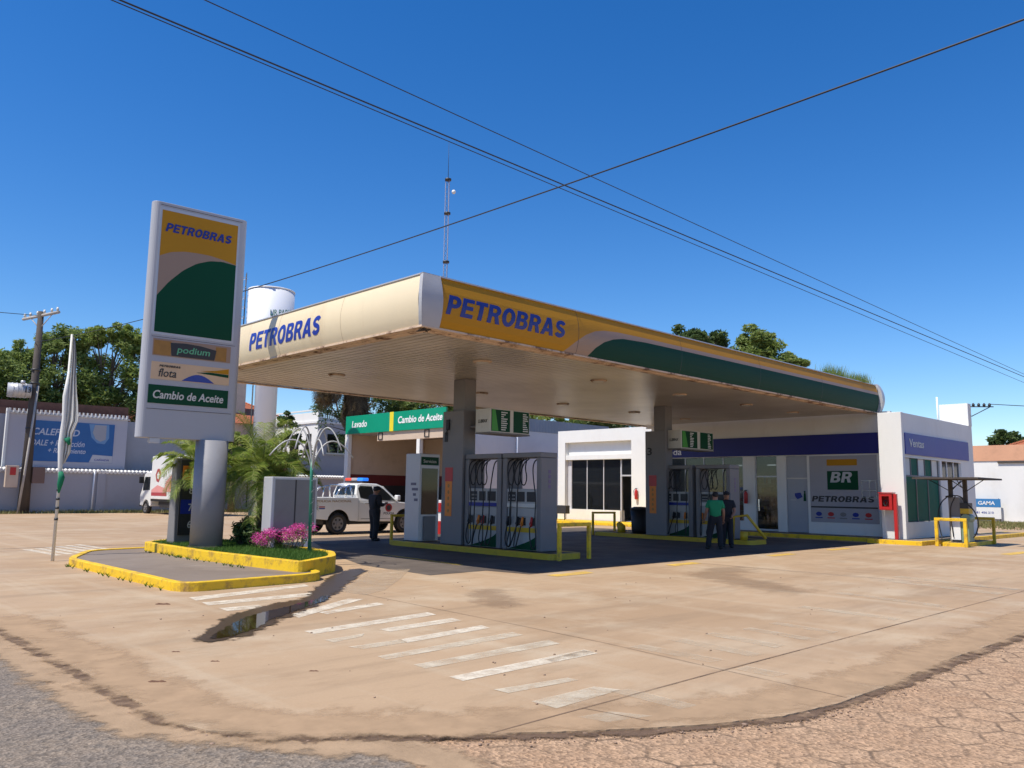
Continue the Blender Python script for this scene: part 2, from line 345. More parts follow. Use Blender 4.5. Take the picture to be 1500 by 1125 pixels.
def arcp(cx, cy, rx, ry, a0, a1, n=10): return [(cx+rx*cos(radians(a0+(a1-a0)*i/n)), cy+ry*sin(radians(a0+(a1-a0)*i/n))) for i in range(n+1)]
def glyph(c):
    k = .25
    if c == 'E': return .70, [[(0, 0), (0, 1), (.70, 1), (.70, .80), (k, .80), (k, .605), (.66, .605), (.66, .405), (k, .405), (k, .20), (.72, .20), (.72, 0)]]
    if c == 'T': return .74, [[(.245, 0), (.245, .79), (0, .79), (0, 1), (.74, 1), (.74, .79), (.495, .79), (.495, 0)]]
    if c == 'P': return .74, [[(0, 0), (0, 1), (.42, 1)]+arcp(.42, .675, .33, .325, 90, -90)+[(k, .35), (k, 0)], [(k, .55), (k, .80), (.40, .80)]+arcp(.40, .675, .10, .125, 90, -90, 6)[1:]]
    if c == 'R': return .80, [[(0, 0), (0, 1), (.45, 1)]+arcp(.45, .705, .33, .295, 90, -60)+[(.66, .36), (.82, 0), (.55, 0), (.41, .37), (k, .37), (k, 0)], [(k, .57), (k, .81), (.42, .81)]+arcp(.42, .69, .10, .12, 90, -90, 6)[1:]]
    if c == 'O': return .86, [arcp(.43, .5, .43, .52, 0, 354, 35), arcp(.43, .5, .18, .30, 0, 350, 25)]
    if c == 'B': return .79, [[(0, 0), (0, 1), (.44, 1)]+arcp(.44, .745, .30, .255, 90, -70, 8)+arcp(.46, .28, .33, .28, 70, -90, 9), [(k, .60), (k, .81), (.42, .81)]+arcp(.42, .705, .08, .105, 90, -90, 6)[1:], [(k, .19), (k, .42), (.44, .42)]+arcp(.44, .305, .09, .115, 90, -90, 6)[1:]]
    if c == 'A': return .90, [[(0, 0), (.31, 1), (.60, 1), (.91, 0), (.645, 0), (.59, .19), (.31, .19), (.255, 0)], [(.365, .38), (.535, .38), (.45, .70)]]
    if c == 'S':
        cl = arcp(.38, .705, .245, .185, 20, 200, 10)+[(.16, .62), (.25, .54), (.40, .49), (.54, .43)]+arcp(.38, .295, .255, .185, 25, -165, 11)
        L, R = [], []
        for i in range(len(cl)):
            a = Vector(cl[max(0, i-1)]); b = Vector(cl[min(len(cl)-1, i+1)]); d = (b-a).normalized(); n_ = Vector((-d.y, d.x))*.115; p = Vector(cl[i]); L.append(tuple(p+n_)); R.append(tuple(p-n_))
        return .76, [L+R[::-1]]
    return .4, []
def text(name, body, origin, xd, up, h, width, material, parent, bold=.02, shear=0., depth=.012, label=None, track=1.0, wrap=None):
    if body in ('PETROBRAS', 'BR'):
        cu = bpy.data.curves.new(name, 'CURVE'); cu.dimensions = '2D'; cu.fill_mode = 'BOTH'; x = 0
        for ch in body:
            w_, polys = glyph(ch)
            for pl_ in polys:
                sp = cu.splines.new('POLY'); sp.points.add(len(pl_)-1); sp.use_cyclic_u = True
                for i_, q_ in enumerate(pl_): sp.points[i_].co = (q_[0]+x, q_[1], 0, 1)
            x += w_+.10
    else: cu = bpy.data.curves.new(name, 'FONT'); cu.body = body; cu.offset = bold*.6; cu.resolution_u = 3; cu.space_character = track
    t = bpy.data.objects.new(name+'_tmp', cu); COL.objects.link(t); bpy.context.view_layer.update()
    dg = bpy.context.evaluated_depsgraph_get(); me = bpy.data.meshes.new_from_object(t.evaluated_get(dg))
    bpy.data.objects.remove(t); bpy.data.curves.remove(cu)
    bm = bmesh.new(); bm.from_mesh(me)
    r = bmesh.ops.extrude_face_region(bm, geom=bm.faces[:])
    top = [g for g in r['geom'] if isinstance(g, bmesh.types.BMVert)]
    for v in top: v.co.z = 1
    xs = [v.co.x for v in bm.verts]; ys = [v.co.y for v in bm.verts]; x0, x1, y0, y1 = min(xs), max(xs), min(ys), max(ys)
    xd = Vector(xd).normalized(); up = Vector(up).normalized(); nn = xd.cross(up)
    off = Vector((0, 0, 0)); p = parent
    while p: off += p.location; p = p.parent
    O = Vector(origin)-off
    if wrap:
        for i_ in range(1, 8): bmesh.ops.bisect_plane(bm, geom=bm.verts[:]+bm.edges[:]+bm.faces[:], plane_co=(0, y0+(y1-y0)*i_/8, 0), plane_no=(0, 1, 0))
    for v in bm.verts:
        a = (v.co.x-x0)/(x1-x0)*width; c = (v.co.y-y0)/(y1-y0)*h; a += shear*c
        v.co = O+xd*a+up*c+nn*(v.co.z*depth+(wrap(origin[2]+c) if wrap else 0))
    bmesh.ops.recalc_face_normals(bm, faces=bm.faces[:])
    bm.to_mesh(me); bm.free(); me.polygons.foreach_set('use_smooth', [False]*len(me.polygons)); me.name = name; me.materials.clear(); me.materials.append(material)
    o = bpy.data.objects.new(name, me); COL.objects.link(o)
    if parent: o.parent = parent
    return tag(o, label)

# ------------------------------------------------------------------ setting: ground sheets
ST = dict(kind='structure')
g = MB(); g.sheet([(-900, -900), (900, -900), (900, 900), (-900, 900)], -.035); g.build('ground', M['dirt'], **ST)
def jag(poly, amp, step=.12, seed=1):
    r = random.Random(seed); out = []
    for a, b in zip(poly[:-1], poly[1:]):
        a = Vector(a); b = Vector(b); n = max(1, int((b-a).length/step)); d = (b-a).normalized(); nn = Vector((-d.y, d.x))
        for i in range(n):
            out.append(tuple(a+(b-a)*i/n+nn*r.uniform(-amp, amp)))
    out.append(tuple(poly[-1])); return out
edge = [(2.64, 60.0), (2.64, 30.0), (2.66, 14.0), (2.65, 11.5), (2.64, 10.0), (2.62, 8.6), (2.6, 7.1), (2.57, 6.1), (2.66, 5.75), (2.96, 5.4), (3.38, 5.02), (3.83, 4.6), (4.4, 4.15), (5.0, 3.74), (5.5, 3.45), (6.1, 3.2), (6.8, 3.08), (7.8, 3.05), (9.1, 3.1), (11.0, 3.04), (13, 3.0), (30, 3.0), (80, 3.0)]
je = jag(edge[2:20], .007, .035, 3); je = edge[:2]+je+edge[20:]
a = MB(); poly = je+[(80, 53.2), (2.64, 53.2)]
poly = [p for p in poly if p[1] <= 53.2]
a.prism(poly, -.12, 0.0); a.build('apron', M['tan'], **ST)
# broken edge rubble strip of the slab: dirt verge between apron and asphalt
road = jag([(2.3, 9.6), (2.3, 8.8), (2.25, 7.8), (2.22, 6.7), (2.3, 6.2), (2.45, 5.95), (2.56, 5.75), (2.85, 5.35), (3.3, 4.85), (3.5, 4.55), (3.25, 4.1), (3.4, 3.5), (3.1, 2.9), (3.3, 2.3), (3.0, 1.6)], .025, .03, 5)
r_ = MB(); r_.sheet([(-40, 300), (2.0, 300), (2.15, 40), (2.2, 12)]+road+[(3.1, 0), (3.1, -60), (-40, -60)], -.022); r_.build('road', M['asphalt'], **ST)
pv = MB(); pv.sheet([(2.9, -60), (2.95, 1.0), (3.0, 2.2), (3.0, 3.2), (3.4, 4.6), (4.4, 4.4), (5.1, 3.9), (6.5, 3.3), (9, 3.25), (13, 3.2), (140, 3.2), (140, -4.5), (12, -4.5), (12, -60)], -.027); pv.build('stone_street', M['pavers'], **ST)
# dark concrete under the canopy
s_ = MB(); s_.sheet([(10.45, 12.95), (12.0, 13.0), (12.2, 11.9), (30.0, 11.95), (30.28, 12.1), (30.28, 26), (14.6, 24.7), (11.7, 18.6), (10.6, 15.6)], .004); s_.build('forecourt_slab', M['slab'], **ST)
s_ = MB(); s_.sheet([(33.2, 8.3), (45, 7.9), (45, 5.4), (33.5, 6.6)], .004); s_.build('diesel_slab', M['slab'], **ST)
WP = paint_mat('worn_white', (.72, .63, .49), .43, 5.0); WP2 = paint_mat('very_worn_white', (.64, .55, .41), .48, 3.5); YP = paint_mat('worn_yellow', (.75, .48, .08), .42, 3.); JL = paint_mat('joint_dark', (.19, .12, .075), .4, 1.5)
ZEB = [[(5.42, 12.6), (7.7, 13.1), (7.62, 12.78), (5.36, 12.2)], [(5.34, 11.95), (7.21, 11.98), (7.1, 11.62), (5.28, 11.6)], [(5.28, 11.27), (5.85, 11.2), (5.8, 10.87), (5.25, 10.93)], [(6.35, 11.2), (7.1, 11.42), (6.9, 11.15), (6.3, 10.98)], [(5.75, 10.1), (7.24, 10.99), (7.4, 10.8), (5.7, 9.79)], [(6.15, 10.05), (7.35, 10.35), (7.31, 10.12), (6.15, 9.83)], [(5.23, 8.85), (7.32, 9.11), (7.27, 8.86), (5.22, 8.6)], [(5.99, 8.39), (7.24, 8.5), (7.21, 8.26), (6.0, 8.17)], [(5.75, 7.68), (7.16, 7.82), (7.1, 7.6), (5.72, 7.47)]]
ZEBB = [[(5.09, 7.69), (5.79, 7.68), (5.74, 7.49), (5.14, 7.48)], [(5.04, 7.07), (7.11, 7.21), (7.07, 6.98), (5.01, 6.88)], [(5.07, 6.51), (7.06, 6.57), (7.0, 6.33), (5.05, 6.3)], [(4.98, 5.27), (5.8, 5.15), (5.81, 5.02), (4.99, 5.1)], [(4.94, 4.78), (5.72, 4.77), (5.81, 4.54), (4.94, 4.5)], [(5.11, 8.2), (5.69, 8.26), (5.56, 8.12), (5.11, 8.0)],
        [(4.88, 4.23), (5.19, 4.16), (5.34, 3.86), (4.94, 3.99)], [(8.14, 5.7), (8.36, 5.65), (8.24, 4.5), (8.0, 4.52)], [(7.44, 5.7), (7.68, 5.7), (7.65, 4.63), (7.41, 4.65)], [(8.8, 5.6), (9.02, 5.6), (8.9, 4.6), (8.66, 4.6)], [(7.32, 4.32), (7.55, 4.32), (7.53, 3.87), (7.29, 3.9)], [(5.69, 4.57), (5.88, 4.52), (5.87, 3.81), (5.66, 3.83)],
        [(6.24, 5.83), (6.92, 5.91), (6.91, 5.74), (6.2, 5.68)], [(9.5, 5.5), (9.72, 5.5), (9.6, 4.5), (9.38, 4.5)], [(10.2, 5.5), (10.42, 5.5), (10.3, 4.6), (10.08, 4.6)], [(12.0, 6.0), (12.25, 6.0), (12.1, 4.5), (11.85, 4.5)], [(14.2, 6.4), (14.5, 6.4), (14.1, 4.5), (13.8, 4.5)], [(17.1, 6.8), (17.5, 6.75), (16.8, 4.4), (16.4, 4.45)], [(18.1, 6.9), (18.5, 6.85), (17.8, 4.4), (17.4, 4.45)]]
z = MB()
for q in ZEB: z.sheet(q, .004)
z.sheet([(5.0, 5.89), (6.94, 5.92), (6.9, 5.70), (4.99, 5.68)], .004)
z.build('zebra_stripes', WP, **ST)
z = MB()
for q in ZEBB[:6]: z.sheet(q, .004)
z.build('faded_stripes', WP2, **ST)
z = MB()
for q in ZEBB[6:]: z.sheet(q, .004)
z.build('ghost_stripes', paint_mat('ghost_white', (.58, .47, .33), .55, 2.6), **ST)
z = MB()
for k in range(6):
    u0 = 5.95+k*.32; z.sheet([(u0, 24.3+k*.25), (u0+.2, 24.3+k*.25), (u0+.3, 21.9+k*.2), (u0+.1, 21.8+k*.2)], .004)
z.build('driveway_stripes', WP, **ST)
z = MB()
for q in [[(12.62, 17.7), (12.78, 17.75), (12.5, 14.3), (12.32, 14.25)], [(12.35, 11.55), (13.6, 11.6), (13.5, 11.25), (12.3, 11.2)], [(16.4, 11.5), (17.6, 11.5), (17.5, 11.15), (16.3, 11.15)], [(21.3, 11.55), (22.7, 11.55), (22.5, 11.2), (21.2, 11.2)], [(28.1, 7.5), (30.2, 7.4), (29.8, 7.05), (27.9, 7.15)], [(25.2, 11.6), (26.6, 11.6), (26.5, 11.3), (25.1, 11.3)]]: z.sheet(q, .008)
z.build('yellow_marks', YP, **ST)
z = MB()
def strip(pts, wd, zz, mb):
    for a_, b_ in zip(pts[:-1], pts[1:]):
        a_ = Vector(a_); b_ = Vector(b_); d = (b_-a_).normalized(); nn = Vector((-d.y, d.x))*wd/2
        mb.sheet([tuple(a_-nn), tuple(b_-nn), tuple(b_+nn), tuple(a_+nn)], zz)
strip([(7.75, 11.5), (7.62, 9.3), (7.52, 7.4), (7.42, 6.0), (7.2, 4.36), (7.05, 3.1)], .012, .0055, z)
strip([(4.1, 4.36), (7.2, 4.37), (17.3, 4.3), (40, 4.3)], .018, .0055, z)
strip([(12.2, 13.0), (12.2, 11.9), (18, 11.9)], .02, .0065, z)
strip([(17.5, 11.4), (17.2, 4.3), (17.1, 3.1)], .015, .0058, z)
strip([(27.5, 11.4), (27.2, 4.3), (27.1, 3.1)], .015, .0059, z)
strip([(5.2, 3.8), (5.1, 4.37)], .01, .0061, z)
z.build('slab_joints', JL, **ST)
def rounded(poly, r, k=5):
    out = []; n = len(poly)
    for i in range(n):
        p0 = Vector(poly[i-1]); p1 = Vector(poly[i]); p2 = Vector(poly[(i+1) % n])
        d0 = (p0-p1); d2 = (p2-p1); rr = min(r, d0.length*.45, d2.length*.45); a_ = p1+d0.normalized()*rr; b_ = p1+d2.normalized()*rr
        for j in range(k+1):
            t = j/k; out.append(tuple(a_*(1-t)**2+p1*2*t*(1-t)+b_*t*t))
    return out
# puddle: real water sheet with dark wet concrete around it
wet = mat('wet_concrete', (.085, .048, .024), .3, .3, 2.5, bump=.2, bs=20)
PUD = [(3.96, 9.2), (4.3, 9.5), (4.75, 10.05), (5.2, 10.55), (5.75, 10.95), (6.3, 11.22), (6.7, 11.3), (7.15, 11.85), (7.9, 12.85), (8.7, 13.8), (9.5, 14.65), (10.1, 14.95), (10.0, 14.55), (9.2, 13.75), (8.3, 12.7), (7.6, 11.9), (6.9, 11.15), (6.4, 10.65), (5.85, 10.2), (5.35, 9.75), (4.95, 9.4), (4.6, 9.1), (4.3, 8.9), (4.0, 8.95)]
pj = rounded(PUD, .3, 4)
def seg_d(p, a, b):
    ax, ay = a; bx, by = b; dx, dy = bx-ax, by-ay; l2 = dx*dx+dy*dy; t = 0 if l2 == 0 else max(0, min(1, ((p[0]-ax)*dx+(p[1]-ay)*dy)/l2)); return math.hypot(p[0]-ax-t*dx, p[1]-ay-t*dy)
def inside(p, poly):
    c_ = False; n = len(poly)
    for i in range(n):
        a_ = poly[i]; b_ = poly[i-1]
        if (a_[1] > p[1]) != (b_[1] > p[1]) and p[0] < (b_[0]-a_[0])*(p[1]-a_[1])/(b_[1]-a_[1])+a_[0]: c_ = not c_
    return c_
def soft_patch(name, pts, wd, zz, material, closed=True, step=.08):
    # a fine grid following the shape; each vertex stores how far inside the soft edge it lies
    xs = [p[0] for p in pts]; ys = [p[1] for p in pts]; x0, y0 = min(xs)-wd-step, min(ys)-wd-step; nx = int((max(xs)+wd+step-x0)/step)+1; ny = int((max(ys)+wd+step-y0)/step)+1
    segs = list(zip(pts[:-1], pts[1:]))+([(pts[-1], pts[0])] if closed else [])
    idx = {}; k = MB(); vals = []
    def val(i, j):
        p = (x0+i*step, y0+j*step); d = min(seg_d(p, a, b) for a, b in segs)
        if closed: return max(0., min(1., .5+(d if inside(p, pts) else -d)/(2*wd)))
        return max(0., 1-d/wd)
    V_ = [[0.]*(ny+1) for _ in range(nx+1)]
    for i in range(nx+1):
        for j in range(ny+1): V_[i][j] = val(i, j)
    def vid(i, j):
        if (i, j) not in idx: idx[(i, j)] = len(k.v); k.v.append(Vector((x0+i*step, y0+j*step, zz))); vals.append(V_[i][j])
        return idx[(i, j)]
    for i in range(nx):
        for j in range(ny):
            if max(V_[i][j], V_[i+1][j], V_[i][j+1], V_[i+1][j+1]) > 0: k.f.append([vid(i, j), vid(i+1, j), vid(i+1, j+1), vid(i, j+1)]); k.mi.append(0); k.sm.append(False)
    o = k.build(name, material, kind='structure'); at = o.data.attributes.new('edge', 'FLOAT', 'POINT'); at.data.foreach_set('value', vals); return o
def soft_mat(name, col, rough, amp=.6, scale=4., spec=.3, hi=1., bump=0., soft=.2):
    m = mat(name, col, rough, .25, 3, spec=spec, bump=bump); n = m.node_tree; L = n.links.new; b = n.nodes['Principled BSDF']
    at = n.nodes.new('ShaderNodeAttribute'); at.attribute_name = 'edge'; tc = n.nodes.new('ShaderNodeTexCoord')
    no = n.nodes.new('ShaderNodeTexNoise'); no.inputs['Scale'].default_value = scale; no.inputs['Detail'].default_value = 9; no.inputs['Roughness'].default_value = .7; L(tc.outputs['Object'], no.inputs[0])
    ma = n.nodes.new('ShaderNodeMath'); ma.operation = 'MULTIPLY_ADD'; L(no.outputs[0], ma.inputs[0]); ma.inputs[1].default_value = amp; L(at.outputs['Fac'], ma.inputs[2])
    k = n.nodes.new('ShaderNodeMapRange'); k.interpolation_type = 'SMOOTHSTEP'; L(ma.outputs[0], k.inputs[0]); k.inputs[1].default_value = amp*.5+.45-soft; k.inputs[2].default_value = amp*.5+.45+soft; k.inputs[4].default_value = hi
    t = n.nodes.new('ShaderNodeBsdfTransparent'); mx = n.nodes.new('ShaderNodeMixShader'); L(k.outputs[0], mx.inputs[0]); L(t.outputs[0], mx.inputs[1]); L(b.outputs[0], mx.inputs[2]); L(mx.outputs[0], n.nodes['Material Output'].inputs[0])
    return m
def resample(poly, step, closed=True):
    out = []; P = poly+[poly[0]] if closed else poly
    for a_, b_ in zip(P[:-1], P[1:]):
        a_ = Vector(a_); b_ = Vector(b_); n = max(1, int((b_-a_).length/step))
        for i in range(n): out.append(tuple(a_+(b_-a_)*i/n))
    if not closed: out.append(tuple(P[-1]))
    return out
WET = [(4.0, 9.05), (4.5, 9.75), (5.1, 10.5), (5.7, 10.95), (6.3, 11.25), (6.7, 11.35), (7.1, 11.85), (7.9, 12.85), (8.7, 13.8), (9.5, 14.65), (10.1, 14.9), (10.0, 14.5), (9.2, 13.7), (8.3, 12.65), (7.6, 11.85), (6.9, 11.1), (6.4, 10.6), (5.85, 10.15), (5.35, 9.7), (4.95, 9.3), (4.5, 8.95), (4.1, 8.85)]
soft_patch('wet_gutter', rounded(WET, .3, 4), .15, .009, soft_mat('wet_concrete', (.065, .038, .02), .3, 2.0, 4, .4, 1, .15, .16))
WAT = [(4.1, 9.0), (4.6, 9.6), (5.2, 10.25), (5.8, 10.6), (6.3, 10.9), (6.8, 11.15), (7.1, 11.5), (7.15, 11.4), (6.85, 11.0), (6.35, 10.65), (5.85, 10.25), (5.35, 9.85), (4.9, 9.4), (4.5, 9.05)]
soft_patch('puddle', rounded(WAT, .2, 4), .08, .013, soft_mat('water', (.035, .02, .008), .035, 1.4, 5, .5, 1, 0, .08), True, .05)
soft_patch('edge_sand', [(2.85, 12), (2.85, 9), (2.8, 6.3), (3.1, 5.55), (3.95, 4.8), (4.9, 4.2), (5.8, 3.65), (7.0, 3.35), (9, 3.3), (14, 3.28), (22, 3.28)], .5, .003, soft_mat('sand_soft', (.43, .29, .175), .9, 2.2, 2.4, .2, .8, 0, .3), False, .12)
soft_patch('road_dust', [(2.42, 12), (2.42, 9), (2.36, 7.2), (2.4, 6.1), (3.0, 5.2), (3.45, 4.6), (3.5, 3.6), (3.5, 2.4), (3.4, 1)], .38, -.016, soft_mat('dust_soft', (.40, .275, .17), .9, 2.0, 3.2, .2, .9, .3, .25), False, .1)
soft_patch('gutter_dirt', [(2.60, 12), (2.58, 8), (2.55, 6.2), (2.9, 5.38), (3.8, 4.58), (5.0, 3.7), (6.2, 3.14), (8, 3.02), (12, 3.0), (20, 2.97)], .13, -.012, soft_mat('gutter_dark', (.17, .11, .075), .9, 2.4, 5, .2, .75, .4, .2), False, .06)
soft_patch('oil_stain', [(8.6, 9.0), (9.6, 10.4)], .5, .0046, soft_mat('oil_soft', (.24, .155, .095), .75, 2.2, 2.5, .3, .3, 0, .35), False, .1)
soft_patch('oil_stain', [(14, 7.2), (15.2, 9.5), (17, 10)], .8, .0047, soft_mat('oil_soft2', (.25, .165, .10), .75, 2.2, 1.6, .3, .3, 0, .35), False, .15)
sil = paint_mat('silt', (.48, .36, .24), .5, 1.2)
z = MB(); z.sheet([(7.6, 11.9), (8.5, 12.75), (9.9, 14.3), (10.6, 14.5), (10.9, 14.2), (9.6, 12.8), (8.3, 11.5), (7.7, 11.2)], .0048); z.build('silt_film', sil, **ST)

# low traffic island with painted kerb, and planter on it
def offset_in(poly, d):
    n = len(poly); ar = sum(poly[i][0]*poly[(i+1) % n][1]-poly[(i+1) % n][0]*poly[i][1] for i in range(n)); sg = 1 if ar > 0 else -1
    out = []
    for i in range(n):
        p0 = Vector(poly[i-1]); p1 = Vector(poly[i]); p2 = Vector(poly[(i+1) % n])
        a_ = (p1-p0).normalized(); b_ = (p2-p1).normalized(); na = Vector((-a_.y, a_.x))*sg; nb = Vector((-b_.y, b_.x))*sg
        m_ = (na+nb); m_ = m_/max(.35, m_.length_squared/2) if m_.length else na
        out.append(tuple(p1+m_*d))
    return out
def kerb_ring(mb, poly, wd, z0, z1):
    inn = offset_in(poly, wd); n = len(poly)
    vs_ = [(p[0], p[1], z0) for p in poly]+[(p[0], p[1], z1) for p in poly]+[(p[0], p[1], z1) for p in inn]+[(p[0], p[1], z0) for p in inn]
    fs = []
    for i in range(n):
        j = (i+1) % n
        fs += [(i, j, n+j, n+i), (n+i, n+j, 2*n+j, 2*n+i), (2*n+i, 2*n+j, 3*n+j, 3*n+i)]
    mb.add(vs_, fs); return inn
isl = rounded([(5.52, 13.2), (8.3, 13.35), (8.6, 14.5), (8.4, 21.7), (6.6, 21.35), (5.55, 19.2)], .5)
ti = thing('traffic_island', 'low traffic island with bright yellow kerb and bare concrete top under the tall sign', 'traffic island', (7, 17, 0))
k = MB(); inn = kerb_ring(k, isl, .15, -.02, .15); k.build('kerb', M['yellow'], ti, .012)
k = MB(); k.sheet(inn, .125); k.build('concrete_top', M['islandfill'], ti)
plp = rounded([(7.72, 20.9), (7.68, 17.3), (8.0, 13.75), (9.3, 14.6), (9.95, 15.7), (10.3, 18.9), (9.9, 20.9), (8.8, 21.8)], .35)
pl = thing('planter', 'raised garden bed with chipped yellow kerb holding palms and pink flowers', 'planter', (9, 17, 0))
k = MB(); inn = kerb_ring(k, plp, .16, 0, .33); k.build('kerb', M['yellow'], pl, .015)
soil = rough_ground('soil', (.09, .06, .03), (.07, .06, .025), (.05, .035, .02), 12.)
k = MB(); k.sheet(inn, .27); k.build('soil', soil, pl)
def grass_patch(name, poly, z0, n, hmin, hmax, wd, material, seed=1, keep=None):
    r = random.Random(seed); xs = [p[0] for p in poly]; ys = [p[1] for p in poly]; mb = MB(); c_ = 0; tries = 0
    while c_ < n and tries < n*6:
        tries += 1
        p = (r.uniform(min(xs), max(xs)), r.uniform(min(ys), max(ys)))
        if not inside(p, poly) or (keep and not keep(p, r)): continue
        c_ += 1; h = r.uniform(hmin, hmax); an = r.uniform(0, 2*pi); dx, dy = cos(an)*wd, sin(an)*wd; lx, ly = r.uniform(-.5, .5)*h, r.uniform(-.5, .5)*h
        mb.add([(p[0]-dx, p[1]-dy, z0), (p[0]+dx, p[1]+dy, z0), (p[0]+lx, p[1]+ly, z0+h)], [(0, 1, 2)])
    return mb.build(name, material, kind='stuff', label=None)
grass_patch('grass', inn, .268, 26000, .04, .12, .006, M['grass'], 2)
grass_patch('roadside_grass', [(4, 53.3), (60, 53.3), (60, 56.5), (4, 56.5)], -.035, 26000, .05, .3, .03, M['drygrass'], 3, lambda p, r: r.random() < .35+.65*abs(sin(p[0]*.9)*cos(p[1]*1.3+p[0]*.3)))
grass_patch('verge_grass', [(50, 5), (63.5, 3), (63.5, 26), (50, 26)], 0, 16000, .04, .22, .035, M['drygrass'], 4, lambda p, r: r.random() < .15+.85*(p[0]-50)/13)
gv = MB()
for i in range(60):
    x = rnd.uniform(50, 63.4); y = rnd.uniform(4, 25)
    gv.ball((x, y, .0), rnd.uniform(.05, .22), 7, 4, (1, 1, .5))
gv.build('verge_stones', M['dirt'], kind='stuff')
# weeds growing at the foot of the yellow kerbs
r = random.Random(21); wd_ = MB()
for i in range(60):
    t = r.random()
    if r.random() < .6: px, py = 7.55+r.uniform(-.05, .1), 14.2+t*6.2
    else: px, py = 5.5+r.uniform(-.08, 0), 13.6+t*5.5
    zz = .12 if px > 6 else 0
    for j in range(14):
        an = r.uniform(0, 6.28); h = r.uniform(.02, .09); wd_.add([(px-.006, py, zz), (px+.006, py, zz), (px+cos(an)*h*.7, py+sin(an)*h*.7, zz+h)], [(0, 1, 2)])
wd_.build('kerb_weeds', M['grass'], kind='stuff')
# loose stones along the broken slab edge
st = MB(); r = random.Random(31)
ee = edge[3:20]
for i in range(900):
    k_ = r.randrange(len(ee)-1); t = r.random(); a_ = Vector(ee[k_]); b_ = Vector(ee[k_+1]); p = a_+(b_-a_)*t; d = (b_-a_).normalized(); nn = Vector((d.y, -d.x))
    if nn.x+nn.y > 0: nn = -nn
    p = p+nn*abs(r.gauss(.03, .10)); s_r = r.uniform(.003, .010) if r.random() < .95 else r.uniform(.01, .02)
    st.ball((p.x, p.y, -.022+s_r*.2), s_r, 6, 4, (r.uniform(.7, 1.4), r.uniform(.7, 1.4), .6))
for i in range(70):
    p = (r.uniform(3, 16), r.uniform(4.5, 12)); s_r = r.uniform(.004, .016); st.ball((p[0], p[1], s_r*.4), s_r, 6, 4, (1.2, .9, .6))
st.build('rubble', mat('pebble', (.30, .2, .14), .9, .3, 9), kind='stuff')
lf = MB(); lf.m = 0
lfm = mat('dead_leaf', (.13, .06, .03), .8, .2)
for (x, y, s_) in [(4.83, 12.1, .12), (3.6, 8.6, .05), (3.7, 7.9, .05), (2.95, 7.4, .09), (4.2, 6.9, .05)]:
    q = MB(); q.grid(lambda a_, b_: (x+(a_-.5)*s_*1.3, y-(a_-.5)*s_+(b_-.5)*s_*.5, (.010+.03*sin(a_*3.1)*(.6+.4*sin(a_*9)))*s_*8*sin(b_*3.1)), 5, 3)
    q.build('fallen_leaf', lfm, label={.12: 'curled brown leaf lying before the corner of the yellow kerb', .09: 'dark splinter of debris on the apron near the asphalt road'}.get(s_, {3.6: 'small dry leaf on the tan apron, left of the puddle tip', 3.7: 'small dry leaf on the apron between puddle and road edge', 4.2: 'small dry leaf on the apron nearest the rounded street corner'}.get(x, '')), cat='leaf')

# ------------------------------------------------------------------ canopy
CU0, CU1, CV0, CV1, CZ0, CZ1 = 9.7, 32.42, 12.5, 23.75, 4.93, 5.97
cn = thing('station_canopy', 'wide station canopy with cream and yellow fascias over the pumps', 'canopy', (20, 18, 0))
def bul(z):
    t = (z-CZ0)/(CZ1-CZ0); return .11*sin(pi*min(1, max(0, t)))**.8*(1 if t < .55 else 1-.25*(t-.55))
k = MB(); k.box((CU0+.04, CV0+.04, CZ0+.08), (CU1-.05, CV1, CZ1-.06)); k.build('roof_deck', M['offwhite'], cn)
# soffit of narrow metal planks running across the canopy
sof = bpy.data.materials.new('soffit_planks'); sof.use_nodes = True
n_ = sof.node_tree; b_ = n_.nodes['Principled BSDF']; L_ = n_.links.new
tc_ = n_.nodes.new('ShaderNodeTexCoord'); no_ = n_.nodes.new('ShaderNodeTexNoise'); no_.inputs['Scale'].default_value = .5; no_.inputs['Detail'].default_value = 7; L_(tc_.outputs['Object'], no_.inputs[0])
cr_ = n_.nodes.new('ShaderNodeValToRGB'); L_(no_.outputs[0], cr_.inputs[0]); cr_.color_ramp.elements[0].position = .3; cr_.color_ramp.elements[1].position = .72; cr_.color_ramp.elements[0].color = (.37, .32, .26, 1); cr_.color_ramp.elements[1].color = (.56, .505, .43, 1)
L_(cr_.outputs[0], b_.inputs['Base Color']); b_.inputs['Roughness'].default_value = .33; b_.inputs['Metallic'].default_value = .15
k = MB(); n = 100; du = (CU1-.1-CU0-.25)/n; va, vb_ = CV0+.25, CV1-.1
for i in range(n):
    x = CU0+.25+i*du; a_, b2 = x+.018, x+du-.018; zt = CZ0+.075
    k.add([(a_, va, CZ0+.012), (b2, va, CZ0+.012), (b2, vb_, CZ0+.012), (a_, vb_, CZ0+.012)], [(0, 3, 2, 1)])
    k.add([(b2, va, CZ0+.012), (b2+.004, va, zt), (b2+.004, vb_, zt), (b2, vb_, CZ0+.012)], [(0, 3, 2, 1)])
    k.add([(a_-.004, va, zt), (a_, va, CZ0+.012), (a_, vb_, CZ0+.012), (a_-.004, vb_, zt)], [(0, 3, 2, 1)])
    k.add([(b2+.004, va, zt), (x+du+.014, va, zt), (x+du+.014, vb_, zt), (b2+.004, vb_, zt)], [(0, 3, 2, 1)])
k.build('soffit', sof, cn)
